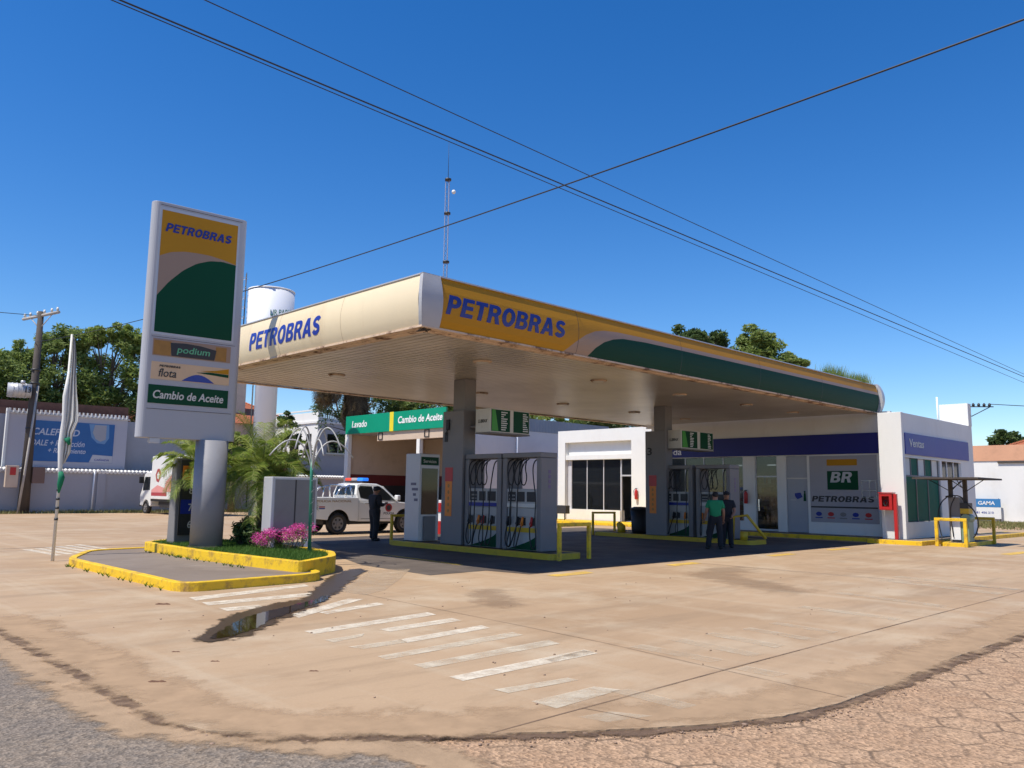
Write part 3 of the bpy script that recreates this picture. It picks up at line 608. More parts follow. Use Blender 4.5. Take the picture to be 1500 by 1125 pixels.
# rusty edge trims
k = MB()
k.box((CU0-.02, CV0-.02, CZ0-.035), (CU1-.06, CV0+.16, CZ0+.004)); k.box((CU0-.02, CV0+.1605, CZ0-.035), (CU0+.16, CV1+.02, CZ0+.004))
k.box((CU0+.1605, CV1-.14, CZ0-.035), (CU1-.06, CV1+.02, CZ0+.004)); k.box((CU0+.17, CV0+.17, CZ0-.055), (CU1-.06, CV0+.34, CZ0+.009)); k.box((CU0+.17, CV0+.3405, CZ0-.055), (CU0+.34, CV1-.15, CZ0+.009))
k.build('edge_trim', M['rust'], cn)
# left fascia (cream, sunlit)
def leftS(v, z): return (CU0-bul(z), v, z)
k = MB(); k.smooth = True; k.grid(lambda a, b: leftS(CV1-(CV1-CV0+.0)*a, CZ0+(CZ1-CZ0)*b), 24, 10); k.build('side_fascia', M['cream'], cn)
for v_ in (15.3, 18.1, 20.9):
    k = MB(); k.grid(lambda a, b: (CU0-bul(CZ0+(CZ1-CZ0)*b)-.002, v_-.006*(2*a-1), CZ0+(CZ1-CZ0)*b), 1, 10); k.build('panel_joint', mat('joint_brown', (.42, .31, .19), .7), cn)
for u_ in (14.3, 18.6, 22.9, 27.2):
    k = MB(); k.grid(lambda a, b: (u_+.006*(2*a-1), CV0-bul(CZ0+(CZ1-CZ0)*b)-.002, CZ0+(CZ1-CZ0)*b), 1, 10); k.build('panel_joint', M['darkmetal'], cn)
# front fascia in its three colours
def frS(u, z): return (u, CV0-bul(z), z)
def interp(pts, x):
    if x <= pts[0][0]: return pts[0][1]
    for (a, b), (c, d) in zip(pts[:-1], pts[1:]):
        if x <= c:
            t = (x-a)/(c-a); return b+(d-b)*t
    return pts[-1][1]
green = [(14.72, CZ0), (14.95, 5.16), (15.25, 5.34), (15.6, 5.46), (16.0, 5.53), (17, 5.57), (22, 5.585), (33, 5.59)]
tan_ = [(13.85, CZ0), (14.2, 5.2), (14.55, 5.42), (14.9, 5.56), (15.25, 5.63), (15.8, 5.67), (17, 5.685), (22, 5.69), (33, 5.70)]
k = MB(); k.smooth = True
us = [CU0+.42+i*(14-.42-CU0)/8 for i in range(9)]+[14+.06*i for i in range(1, 50)]+[17+i*(CU1-.35-17)/20 for i in range(1, 21)]
us = sorted(set(us+[13.85, 14.72])); us = [x for i, x in enumerate(us) if i == 0 or x-us[i-1] > 1e-4]
def band(fa, fb, m_, nz):
    k.m = m_
    for a, b in zip(us[:-1], us[1:]):
        za, zb, zc, zd = fa(a), fa(b), fb(a), fb(b)
        if zc-za < 1e-4 and zd-zb < 1e-4: continue
        for j in range(nz):
            s0, s1 = j/nz, (j+1)/nz
            k.add([frS(a, za+(zc-za)*s0), frS(b, zb+(zd-zb)*s0), frS(b, zb+(zd-zb)*s1), frS(a, za+(zc-za)*s1)], [(0, 1, 2, 3)])
fg = lambda x: interp(green, x); ft = lambda x: max(fg(x), interp(tan_, x))
band(lambda x: CZ0, fg, 0, 6); band(fg, ft, 1, 4); band(ft, lambda x: CZ1, 2, 7)
k.build('front_fascia', [M['fgreen'], M['ftan'], M['fyellow']], cn)
k = MB(); k.box((CU0+.42, CV0-.035, CZ1), (CU1-.35, CV0+.1, CZ1+.03)); k.box((CU0-.03, CV0+.05, CZ1), (CU0+.1, CV1, CZ1+.025)); k.build('top_flashing', M['lsilver'], cn)
k = MB(); k.smooth = True
def capS(a, b):
    z = CZ0-.01+(CZ1-CZ0+.03)*b; bu = bul(z)+.012; th = a
    return (CU0-bu+.0+(.42+bu)*th, CV0-bu-.012+.0*th, z)
k.grid(capS, 5, 12); k.smooth = False
k.grid(lambda a, b: (CU0-bul(CZ0+(CZ1-CZ0)*b)-.012, CV0-bul(CZ0+(CZ1-CZ0)*b)-.02+.10*a, CZ0-.01+(CZ1-CZ0+.03)*b), 1, 12)
k.box((CU0-.02, CV0-.02, CZ1+.018), (CU0+.42, CV0+.2, CZ1+.03)); k.build('corner_cap', mat('cap_metal', (.40, .40, .42), .5, .08, 1.5, spec=.3, dirt=.3, dirtcol=(.3, .25, .2)), cn)
k = MB(); pr_ = [(CV0-.22*sin(pi*i/12)**.8, CZ0-.06+(CZ1-CZ0+.14)*i/12) for i in range(13)]+[(CV0+.3, CZ1+.08), (CV0+.3, CZ0-.06)]
k.prism(pr_, CU1-.25, CU1-.02, 'x'); k.build('end_cap', M['lsilver'], cn)
zc = CZ0+.25
text('lettering', 'PETROBRAS', (10.22, CV0-.001, 5.22), (1, 0, 0), (0, 0, 1), .42, 3.55, M['navy'], cn, .032, .22, .006, wrap=bul)
text('lettering', 'PETROBRAS', (CU0-.001, 19.62, 5.2), (0, -1, 0), (0, 0, 1), .46, 3.42, mat('blue_letters', (.02, .045, .33), .4), cn, .032, .22, .006, wrap=bul)
k = MB()
for (u, v) in [(12.5, 20), (18.1, 20), (22.3, 20.1), (26.4, 19.9), (18.2, 15), (22.5, 15.1), (26.6, 15), (13.6, 15), (30.2, 15), (30.2, 20)]:
    k = MB(); k.tube([(u, v, CZ0-.03), (u, v, CZ0+.01)], [.22, .25], 20); k.m = 1; k.tube([(u, v, CZ0-.036), (u, v, CZ0-.031)], [.17, .17], 20)
    k.build('ceiling_lamp', [M['rust'], M['offwhite']], cn)
tk = MB()
for i in range(26):
    a_ = rnd.uniform(0, 6.28); l_ = rnd.uniform(.1, .3); tk.tube([(CU0+.05+rnd.uniform(0, .3), CV0+rnd.uniform(0, .25), CZ0-.03), (CU0+.1+cos(a_)*l_*.5, CV0+.1+sin(a_)*l_*.4, CZ0-.04-l_*.25)], .006, 4)
tag(tk.build('bird_nest', M['wood']), 'ragged straw nest tucked under the near corner of the canopy', 'nest')
def column(u, v, num):
    c = MB(); c.box((u-.02, v-.24, .15), (u+.42, v+.28, CZ0+.01)); c.m = 1; c.box((u+.425, v-.20, .16), (u+.46, v+.24, 4.0))
    o = c.build('column', [M['silver'], M['darkmetal']], cn, .02)
    c = MB(); c.box((u-.11, v-.30, .16), (u-.021, v+.62, 4.0)); c.box((u-.021, v+.281, .16), (u+.34, v+.62, 3.98)); c.build('cladding', M['silver'], o, .01)
    text('column_number', num, (u-.113, v+.52, 3.1), (0, -1, 0), (0, 0, 1), .28, .14 if num == '1' else .2, M['black'], o, .02)
    c = MB(); c.box((u-.118, v+.12, 1.95), (u-.112, v+.46, 2.35)); c.m = 1; c.box((u-.118, v+.14, .95), (u-.112, v+.44, 1.95))
    c.m = 2
    for i in range(5): c.ball((u-.116, v+.29, 1.1+i*.18), .07, 8, 5, (.05, .8, 1))
    c.build('safety_sticker', [M['red'], M['orange'], M['gold']], o)
    if num == '1':
        c = MB(); c.box((u-.16, v+.3, 3.45), (u-.112, v+.42, 3.75)); c.tube([(u-.14, v+.36, 3.5), (u-.2, v+.36, 3.3)], .02, 6); c.build('bracket', M['black'], o)
column(15.42, 17.95, '1'); column(25.15, 17.75, '3')

# hanging price boxes
def hang_sign(u, v, ln, label):
    t = thing('hanging_sign', label, 'sign', (u, v, 3.35), 0, 'price boxes on the canopy columns')
    c = MB(); c.box((u, v, 3.35), (u+ln, v+.62, 4.03)); c.build('box', M['offwhite'], t, .015)
    c = MB(); c.box((u-.01, v-.01, 3.31), (u+ln+.01, v+.63, 3.348)); c.build('rail', M['silver'], t)
    text('lettering', 'LUBRAX', (u-.004, v+.5, 3.62), (0, -1, 0), (0, 0, 1), .1, .38, M['black'], t, .02, .2, .004)
    for i, (a, b) in enumerate([(.03, .49), (.58, .98)]):
        c = MB(); c.box((u+ln*a, v-.008, 3.38), (u+ln*b, v-.003, 4.0)); c.m = 1
        if i == 0: c.prism([(u+ln*.04, 3.39), (u+ln*.20, 3.39), (u+ln*.12, 3.99), (u+ln*.04, 3.99)], v-.014, v-.0085, 'y')
        c.m = 2; q = random.Random(5+i)
        for j in range(9):
            x = u+ln*(a+.24); wd = q.uniform(.12, .26)
            for l in range(int(wd/.035)): c.box((x+l*.036, v-.013, 3.42+j*.062), (x+l*.036+.025, v-.009, 3.42+j*.062+.034))
        c.build('price_panel', [M['dkgreen'], mat('bright_green', (.04, .30, .02), .4), M['white']], t)
    c = MB(); c.box((u+.05, v+.625, 3.5), (u+.3, v+.9, 3.56)); c.build('bracket', M['silver'], t)
hang_sign(15.55, 16.78, 1.6, 'beige and green price box hanging on the column marked 1')
hang_sign(25.3, 16.95, 2.2, 'beige and green price box hanging on the column marked 3')

# ------------------------------------------------------------------ pump islands
def island(name_label, u0, u1, v0, v1):
    t = thing('pump_island', name_label, 'pump island', ((u0+u1)/2, (v0+v1)/2, 0), 0, 'pump islands under the canopy')
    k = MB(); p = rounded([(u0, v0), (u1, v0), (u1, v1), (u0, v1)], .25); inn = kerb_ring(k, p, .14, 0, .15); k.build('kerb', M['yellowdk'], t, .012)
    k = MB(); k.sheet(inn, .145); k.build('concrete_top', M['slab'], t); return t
island('yellow kerbed pump island with the column marked 1', 15.02, 16.2, 13.85, 20.75)
island('yellow kerbed pump island with the column marked 3', 25.1, 26.3, 14.1, 21.0)

hose_mat = M['black']
dpanel = mat('dispenser_panel', (.40, .395, .38), .5, .08, 3, dirt=.4, dirtcol=(.15, .13, .11))
def dispenser(label, u, v0, wd, seed, z0=.15):
    """front faces -u, from v0 (right end) to v0+wd"""
    t = thing('fuel_dispenser', label, 'fuel pump', (u, v0+wd/2, z0), 0, 'fuel dispensers on the pump islands')
    d = .62; v1 = v0+wd; q = random.Random(seed)
    for vv in (v0, v1-.17):
        k = MB(); k.box((u, vv, z0), (u+d, vv+.17, 2.58)); k.build('side_post', M['silver'], t, .02)
    k = MB(); k.box((u-.01, v0+.005, 2.585), (u+d+.01, v1-.005, 2.72)); k.build('header', M['silver'], t, .02)
    k = MB(); k.box((u+.05, v0+.172, 1.02), (u+d-.05, v1-.172, 1.26)); k.box((u+.02, v0+.172, 1.262), (u+d-.02, v1-.172, 1.76)); k.build('meter_head', dpanel, t, .01)
    iw = wd-.34; a = v0+.17
    k = MB()
    for (s0, s1) in ((.04, .32), (.4, .62), (.7, .96)): k.box((u+.008, a+iw*s0, 1.42), (u+.019, a+iw*s1, 1.68))
    k.build('display', [M['darkmetal']], t)
    k = MB()
    for i in range(6):
        for j in range(2): k.box((u+.0, a+iw*(.72+i*.035), 1.46+j*.1), (u+.0075, a+iw*(.72+i*.035)+.012, 1.50+j*.1))
    k.build('digits', M['offwhite'], t)
    k = MB(); k.box((u+.012, a+.01, 1.27), (u+.0195, v1-.18, 1.37)); k.build('label_strip', M['blue2'] if seed % 2 else M['offwhite'], t)
    # lower body: white panel, yellow strip, green curved foot
    k = MB(); k.box((u+.04, a+.002, z0+.01), (u+d-.04, v1-.172, 1.018)); k.build('lower_body', dpanel, t)
    k = MB(); k.box((u+.028, a+.01, .62), (u+.0395, v1-.18, .74)); k.build('warning_strip', M['yellowdk'], t)
    k = MB(); pts = [(v1-.19, .17)]+[(v1-.19-iw*.98*sin(pi/2*i/10), .17+.42*(1-cos(pi/2*i/10))**.55) for i in range(1, 11)]+[(v0+.185, .17)]
    k.prism([(p[0], p[1]) for p in pts], u+.027, u+.0395, 'x'); k.build('green_foot', M['dkgreen'], t)
    # nozzles in their boots
    for i, s in enumerate((.12, .42, .58, .9)):
        vv = a+iw*s; k = MB(); k.box((u+.03, vv-.05, .8), (u+.0395, vv+.05, 1.0)); k.m = 1
        k.tube([(u-.02, vv, 1.02), (u-.05, vv, .9), (u-.03, vv, .78)], [.03, .035, .02], 8); k.tube([(u-.05, vv, .95), (u-.11, vv, .85), (u-.06, vv, .76)], .012, 6)
        k.build('nozzle', [M['darkmetal'], [M['black'], M['black'], M['red'], M['orange']][(i+seed) % 4]], t)
    for i, s in enumerate((.08, .42, .5, .6, .68, .8, .95)):
        vv = a+iw*s; x = u-.03-q.uniform(0, .05); pts = []
        drop = q.uniform(1.55, 1.85) if i % 2 == 0 else q.uniform(.3, .5)
        side = q.uniform(-.22, .22)
        if i % 2 == 0:
            pts = [(u+.2, vv, 2.56), (u+.02, vv, 2.5), (x, vv+side*.1, 2.3), (x-.03, vv+side*.5, 1.9), (x-.04, vv+side, 1.5), (x-.05, vv+side*.8, 1.0), (x-.08, vv+side*1.2, .55), (x-.14, vv+side*1.5, .28), (x-.1, vv+side*.7, .2), (x-.06, vv, .42), (x-.03, a+iw*(.12, .42, .58, .9)[i//2], .78)]
        else:
            pts = [(u+.2, vv, 2.56), (u, vv, 2.45), (x, vv+.1, 2.15), (x, vv+.05, 1.88), (x, vv-.08, 1.84), (x, vv-.16, 2.05), (x, vv-.08, 2.3), (u+.1, vv, 2.5)]
        # smooth the polyline
        P = [Vector(p) for p in pts]
        for _ in range(2):
            Q = [P[0]]
            for a_, b_ in zip(P[:-1], P[1:]): Q += [a_*.75+b_*.25, a_*.25+b_*.75]
            Q.append(P[-1]); P = Q
        k = MB(); k.tube(P, .017, 6); k.build('hose', hose_mat, t)
    if seed != 3:
        k = MB()
        for i in range(4): k.box((u+.27, v0-.006, 1.78+i*.13), (u+.37, v0-.001, 1.87+i*.13))
        k.build('sticker', mat('sticker_violet', (.18, .13, .22), .5, .3, 30), t)
    return t
dispenser('grey fuel dispenser beside the column marked 1, hoses tangled', 15.4, 16.14, 1.5, 1)
dispenser('grey fuel dispenser at the right end of the nearer pump island', 15.4, 14.62, 1.46, 2)
dispenser('grey fuel dispenser beside the column marked 3', 25.3, 16.5, 1.4, 3)
dispenser('grey fuel dispenser behind the man in the green shirt', 25.3, 14.95, 1.4, 4)

# payment / air cabinet at the left end of island 1
t = thing('service_cabinet', 'tall pale grey cabinet with a dark screen at the left end of the nearer island', 'cabinet', (15.7, 20, .15))
k = MB(); k.box((15.38, 19.70, .15), (16.15, 20.42, 2.80)); k.build('body', M['lsilver'], t, .02)
k = MB(); k.box((15.46, 19.688, .95), (16.07, 19.699, 2.35)); k.build('screen', M['glass'], t)
k = MB(); k.box((15.42, 19.69, 2.45), (16.1, 19.699, 2.7)); k.build('name_plate', M['dkgreen'], t)
text('lettering', 'Servicios', (15.5, 19.688, 2.52), (1, 0, 0), (0, 0, 1), .1, .5, M['offwhite'], t, .01, 0, .004)
k = MB()
for i in range(4):
    k.box((15.372, 19.78+.09*(i % 2), 1.35+i*.16), (15.379, 19.95+.06*i, 1.43+i*.16))
k.build('sticker', mat('sticker_gray', (.12, .12, .18), .5, .3, 30), t)
k = MB(); k.box((15.55, 19.65, .18), (16.0, 19.687, .9)); k.build('lower_door', M['silver'], t, .01)

def guard(label, p0, p1, h, wd=.09, m='yellow', group='yellow guard rails'):
    t = thing('guard_rail', label, 'guard rail', ((p0[0]+p1[0])/2, (p0[1]+p1[1])/2, 0), 0, group)
    for p in (p0, p1):
        k = MB(); k.box((p[0]-wd/2, p[1]-wd/2, 0), (p[0]+wd/2, p[1]+wd/2, h-wd)); k.build('post', M[m], t, .012)
    a = Vector((p0[0], p0[1], 0)); b = Vector((p1[0], p1[1], 0)); d = (b-a).normalized(); nn = Vector((-d.y, d.x, 0))*wd/2; a -= d*wd/2; b += d*wd/2
    k = MB(); k.add([tuple(a-nn+Vector((0, 0, h-wd+.002))), tuple(b-nn+Vector((0, 0, h-wd+.002))), tuple(b+nn+Vector((0, 0, h-wd+.002))), tuple(a+nn+Vector((0, 0, h-wd+.002))), tuple(a-nn+Vector((0, 0, h))), tuple(b-nn+Vector((0, 0, h))), tuple(b+nn+Vector((0, 0, h))), tuple(a+nn+Vector((0, 0, h)))],
                    [(0, 3, 2, 1), (4, 5, 6, 7), (0, 1, 5, 4), (1, 2, 6, 5), (2, 3, 7, 6), (3, 0, 4, 7)]); k.build('top_rail', M[m], t, .012)
guard('yellow guard rail at the right end of the nearer pump island', (15.1, 13.7), (16.25, 13.72), .92)
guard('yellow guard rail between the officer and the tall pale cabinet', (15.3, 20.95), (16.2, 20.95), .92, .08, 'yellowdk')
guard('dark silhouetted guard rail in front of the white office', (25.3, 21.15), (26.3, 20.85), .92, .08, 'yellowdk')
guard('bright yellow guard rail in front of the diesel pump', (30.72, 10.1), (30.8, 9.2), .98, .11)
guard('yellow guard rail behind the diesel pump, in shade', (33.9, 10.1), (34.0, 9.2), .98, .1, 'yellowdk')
t = thing('crash_bar', 'yellow crash bar with sloping leg by the right end of the second island', 'guard rail', (25.6, 14.4, 0))
k = MB(); k.tube([(25.4, 14.95, .15), (25.4, 14.9, .92), (25.5, 14.45, .98), (25.75, 13.9, .2)], .05, 8); k.build('bent_tube', M['yellowdk'], t)
k = MB(); k.cyl((25.35, 14.5), .13, .15, .42, 14); tag(k.build('bucket', M['yellowdk']), 'small yellow bucket on the second pump island', 'bucket')
k = MB(); t = thing('trash_bin', 'black round bin at the left end of the second island', 'trash bin', (25.7, 19.15, .15))
k.tube([(25.7, 19.15, .15), (25.7, 19.15, .3), (25.7, 19.15, 1.05)], [.27, .31, .35], 24); k.build('drum', M['black'], t)
k = MB(); k.tube([(25.7, 19.15, 1.05), (25.7, 19.15, 1.1), (25.7, 19.15, 1.16)], [.37, .37, .2], 24); k.build('rim', M['darkmetal'], t)
k = MB(); k.tube([(25.6, 19.95, .15), (25.6, 19.95, .35), (25.6, 20.1, .5)], [.16, .17, .1], 12); tag(k.build('oil_can', M['yellowdk']), 'squat yellow can beside the black bin', 'can')

# diesel island
t = thing('diesel_island', 'small yellow kerbed island with the lone diesel pump', 'pump island', (32.5, 9.7, 0))
k = MB(); p = rounded([(30.95, 9.25), (34.1, 9.25), (34.1, 10.1), (30.95, 10.1)], .1, 2); inn = kerb_ring(k, p, .1, 0, .13); k.build('kerb', M['yellow'], t, .01)
k = MB(); k.sheet(inn, .125); k.build('concrete_top', M['slab'], t)
t = thing('diesel_pump', 'grey diesel pump with hoses under a small flat steel roof', 'fuel pump', (32.2, 9.7, .13))
for vv in (9.52, 10.0):
    k = MB(); k.box((32.0, vv-.06, .13), (32.14, vv+.06, 2.32)); k.build('roof_post', M['wood'], t)
k = MB()
k.add([(30.9, 10.9, 2.33), (30.9, 8.75, 2.33), (33.7, 8.75, 2.33), (33.7, 10.9, 2.33), (30.9, 10.9, 2.39), (30.9, 8.75, 2.39), (33.7, 8.75, 2.39), (33.7, 10.9, 2.39)], [(0, 3, 2, 1)[::-1], (4, 5, 6, 7)[::-1], (0, 1, 5, 4), (1, 2, 6, 5), (2, 3, 7, 6), (3, 0, 4, 7)])
k.build('roof_plate', M['wood'], t)
k = MB()
for (a, b) in [((32.07, 10.0, 1.9), (32.07, 10.7, 2.32)), ((32.07, 9.5, 1.9), (32.07, 8.9, 2.32)), ((32.07, 9.56, 2.0), (32.07, 9.95, 2.3)), ((32.07, 9.95, 2.0), (32.07, 9.56, 2.3)), ((32.1, 10.0, 1.9), (33.3, 10.0, 2.32)), ((32.0, 9.5, 1.9), (31.1, 9.5, 2.32))]: k.tube([a, b], .015, 5)
k.build('brace', M['darkmetal'], t)
k = MB(); k.box((31.9, 9.66, .13), (32.5, 10.05, 1.7)); k.build('pump_cabinet', M['silver'], t, .02)
k = MB(); k.box((31.85, 9.4, .13), (32.4, 9.655, .95)); k.smooth = False; k.cyla((31.86, 9.5, .95), (32.39, 9.5, .95), .16); k.build('rounded_cover', mat('cover_green', (.20, .28, .2), .4, .1), t, .01)
k = MB(); k.box((31.83, 9.67, .2), (31.895, 9.98, 1.0)); k.build('white_panel', M['white'], t)
k = MB(); k.box((31.86, 9.38, 1.12), (32.3, 9.655, 1.3)); k.m = 1; k.box((31.86, 9.38, 1.305), (32.3, 9.655, 1.5)); k.build('meter', [M['yellowdk'], M['darkmetal']], t)
for pts in ([(31.85, 10.0, 1.75), (31.7, 10.25, 1.5), (31.65, 10.35, 1.0), (31.7, 10.3, .5), (31.6, 10.2, .2), (31.5, 10.35, .16)], [(31.86, 9.8, 1.75), (31.7, 9.75, 1.7), (31.65, 9.9, 1.4), (31.75, 9.95, 1.0), (31.8, 9.9, .3)], [(31.9, 9.4, 1.45), (31.8, 9.15, 1.2), (31.8, 9.05, .8), (31.9, 9.2, .4), (31.95, 9.3, .3)], [(31.86, 9.95, 1.7), (31.6, 10.1, 1.72), (31.8, 9.6, 1.78), (31.9, 9.5, 1.5)]):
    k = MB(); P = [Vector(p) for p in pts]
    for _ in range(2):
        Q = [P[0]]
        for a_, b_ in zip(P[:-1], P[1:]): Q += [a_*.75+b_*.25, a_*.25+b_*.75]
        Q.append(P[-1]); P = Q
    k.tube(P, .02, 6); k.build('hose', M['black'], t)

# ------------------------------------------------------------------ pylon sign
PR = radians(-4.5)      # seen from above: turned a little about its column
t = thing('pylon_sign', 'tall silver roadside sign with yellow and green panel on a thick column', 'sign', (0, 0, 0))
PW = 2.24; z0, z1 = 2.77, 8.24; TH = .30
k = MB(); pf = []
for i in range(13): a = pi/2+pi*i/12; pf.append((.14+.14*cos(a), .15*sin(a)))
for i in range(13): a = -pi/2+pi*i/12; pf.append((PW-.14+.14*cos(a), .15*sin(a)))
k.prism(pf, z0, z1); k.build('body', M['pylon'], t, .012)
def panel(name, x0, x1, a, b, m, d=.008):
    k = MB(); k.box((x0, -.15-d, a), (x1, -.1505, b)); return k.build(name, m, t)
L0, L1 = .20, 1.98
k = MB(); k.box((L0-.05, -.157, 5.12), (L1+.05, -.1502, 8.12)); k.m = 0; k.build('panel_frame', M['lsilver'], t)
# main panel in three colours
k = MB(); gr = [(L0, 6.02), (.45, 6.38), (.75, 6.7), (1.05, 6.92), (1.35, 7.04), (1.65, 7.08), (L1, 7.05)]; tn = [(L0, 6.95), (.45, 7.08), (.75, 7.15), (1.05, 7.17), (1.35, 7.17), (1.65, 7.13), (L1, 7.06)]
N = 24
def rows(fa, fb, m_):
    k.m = m_
    for i in range(N):
        a, b = L0+(L1-L0)*i/N, L0+(L1-L0)*(i+1)/N
        k.quad((a, -.160, fa(a)), (b, -.160, fa(b)), (b, -.160, fb(b)), (a, -.160, fb(a)))
rows(lambda x: 5.18, lambda x: interp(gr, x), 0); rows(lambda x: interp(gr, x), lambda x: interp(tn, x), 1); rows(lambda x: interp(tn, x), lambda x: 8.05, 2)
k.build('main_panel', [M['dkgreen'], M['ftan'], M['fyellow']], t)
text('lettering', 'PETROBRAS', (L0+.09, -.161, 7.55), (1, 0, 0), (0, 0, 1), .21, 1.52, M['navy'], t, .03, .22, .01, track=1.06)
# three smaller panels
pk = MB(); pk.box((L0, -.160, 4.64), (L1, -.1505, 5.03)); o = pk.build('advert_panel', M['ftan'], t)
q = MB(); q.box((L0+.02, -.164, 4.66), (L0+.40, -.1602, 4.99)); q.box((L1-.36, -.164, 4.66), (L1-.10, -.1602, 4.99)); q.m = 1
q.prism([(L0+.42, 4.66), (L1-.38, 4.66), (L1-.34, 4.9), (L1-.7, 4.96), (L0+.75, 4.98), (L0+.38, 4.96)], -.1675, -.1605, 'y'); q.build('picture', [M['gold'], M['darkmetal']], o)
text('lettering', 'podium', (L0+.53, -.169, 4.70), (1, 0, 0), (0, 0, 1), .2, .74, mat('mint', (.12, .42, .22), .4), o, .02, .15, .006)
pk = MB(); pk.box((L0, -.160, 4.10), (L1, -.1505, 4.50)); o = pk.build('advert_panel', mat('sand', (.66, .45, .27), .4), t)
q = MB(); q.prism([(L0+.68, 4.11)]+[(L0+.68+.75*i/10, 4.11+.17*sin(pi*i/10)) for i in range(1, 10)]+[(L0+1.43, 4.11)], -.1645, -.1605, 'y'); q.m = 1
q.prism([(L0+1.0, 4.33), (L1-.02, 4.28), (L1-.02, 4.35), (L0+1.3, 4.365)], -.1645, -.1605, 'y'); q.m = 2
q.prism([(L0+1.1, 4.375), (L1-.02, 4.36), (L1-.02, 4.49), (L0+1.45, 4.42)], -.1645, -.1605, 'y'); q.build('picture', [mat('royal', (.02, .05, .30), .4), M['dkgreen'], M['fyellow']], o)
text('lettering', 'flota', (L0+.15, -.165, 4.16), (1, 0, 0), (0, 0, 1), .19, .40, M['darkmetal'], o, .012, .15, .006)
text('lettering', 'PETROBRAS', (L0+.17, -.165, 4.385), (1, 0, 0), (0, 0, 1), .05, .46, M['darkmetal'], o, .02, .2, .006)
pk = MB(); pk.box((L0-.03, -.160, 3.55), (L1, -.1505, 3.97)); o = pk.build('advert_panel', M['dkgreen'], t)
text('lettering', 'Cambio de Aceite', (L0+.06, -.162, 3.66), (1, 0, 0), (0, 0, 1), .19, 1.6, M['offwhite'], o, .03, .15, .008)
for z_ in (3.42, 5.065, 8.16):
    k = MB(); k.box((.16, -.1575, z_), (2.08, -.1571 if z_ == 5.065 else -.1501, z_+.008)); k.build('seam', M['grime'], t)
k = MB(); k.box((.28, -.14, 2.66), (.5, .0, 2.765)); k.build('flood_lamp', M['lsilver'], t)
k = MB(); k.smooth = True; k.tube([(1.73, 0, .27), (1.73, 0, 2.77)], [.365, .365], 32); o = k.build('column', mat('pylon_column', (.25, .25, .27), .6, .06, 1.5, spec=.3, dirt=.4, dirtcol=(.15, .13, .12)), t)
k = MB(); k.tube([(1.73, 0, .10), (1.73, 0, .34)], [.40, .40], 20); k.build('footing', M['grime'], o)
t.location = (6.62, 18.79, 0); t.rotation_euler = (0, 0, PR)

# price totem behind the pylon column (seen almost edge on)
t = thing('price_totem', 'narrow leaning grey price board edge-on, left of the sign column', 'sign', (0, 0, 0))
k = MB(); k.prism([(-.16, .0), (.20, .0), (.16, 2.15), (-.05, 2.15)], 0, .95, 'x'); k.build('frame', M['silver'], t, .02)
k = MB(); k.box((.06, -.195, .25), (.92, -.165, 2.1)); o = k.build('price_board', M['darkmetal'], t)
for i in range(4):
    q = MB(); q.box((.1, -.202, .35+i*.42), (.88, -.196, .70+i*.42)); q.build('price_row', [M['darkmetal'], M['blue2'], M['darkmetal'], M['orange']][i], o)
    text('lettering', ['6.790', '7.540', '8.350', '9.120'][i], (.30, -.204, .42+i*.42), (1, 0, 0), (0, 0, 1), .18, .5, M['offwhite'], o, .01, 0, .004)
t.location = (8.22, 20.4, .25); t.rotation_euler = (0, 0, radians(6))

# light box on a post at the right of the planter
t = thing('light_box_sign', 'blank grey light box on a short white post behind pink flowers', 'sign', (9.7, 17.2, .25))
k = MB(); k.box((9.22, 17.3, .68), (10.42, 17.72, 1.95)); k.build('housing', M['lsilver'], t, .02)
k = MB(); k.box((9.30, 17.285, .75), (10.35, 17.299, 1.89)); k.build('face_panel', mat('faded_panel', (.20, .195, .20), .35, .1, 1.5, dirt=.3), t)
k = MB(); k.box((9.81, 17.277, .75), (9.84, 17.284, 1.89)); k.build('seam', M['darkmetal'], t)
for uu in (9.38, 10.25):
    k = MB(); k.box((uu-.05, 17.45, .25), (uu+.05, 17.57, .679)); k.build('post', M['white'], t)
k = MB(); k.box((9.2, 17.3, .24), (9.6, 17.7, .285)); k.build('foot', M['offwhite'], t)

# fountain-shaped ornamental lamp
t = thing('garden_light', 'green pole topped by arching white light tubes like a fountain', 'lamp', (9.53, 16.05, .25))
k = MB(); k.tube([(9.53, 16.05, .25), (9.5, 16.06, 1.9), (9.49, 16.06, 2.35)], [.04, .035, .03], 10); k.build('pole', mat('pole_green', (.03, .20, .13), .45, .1, 3), t)
k = MB()
for i in range(60):
    a = i*.7; zz = .7+i*.028; k.add([(9.53+.043*cos(a), 16.05+.043*sin(a), zz), (9.53+.043*cos(a+.35), 16.05+.043*sin(a+.35), zz+.014), (9.53+.043*cos(a+.35), 16.05+.043*sin(a+.35), zz+.028), (9.53+.043*cos(a), 16.05+.043*sin(a), zz+.014)], [(0, 1, 2, 3)])
k.build('ribbon', M['white'], t)
for i in range(8):
    a = 2*pi*i/8+.5; R_ = .40+.12*(i % 2); H_ = 1.08-.30*(i % 2); pts = []
    for j in range(15):
        s = j/14; x = R_*2*s**1.25; zz = 2.02+H_*sin(pi*min(1, s*.86))**.75*(1-.1*s)
        pts.append((9.5+cos(a)*x*.9, 16.06+sin(a)*x*.9, zz))
    k = MB(); k.tube(pts, .017, 6); k.build('light_tube', M['hosewhite'], t)

# ------------------------------------------------------------------ shop building
SU, SV0, SV1, SZ = 32.4, 11.3, 23.2, 4.8; SE = 39.45; KX = .9665
t = thing('shop_building', 'white flat-roofed station shop with blue bands at the end of the canopy', 'building', (36, 16, 0))
k = MB()
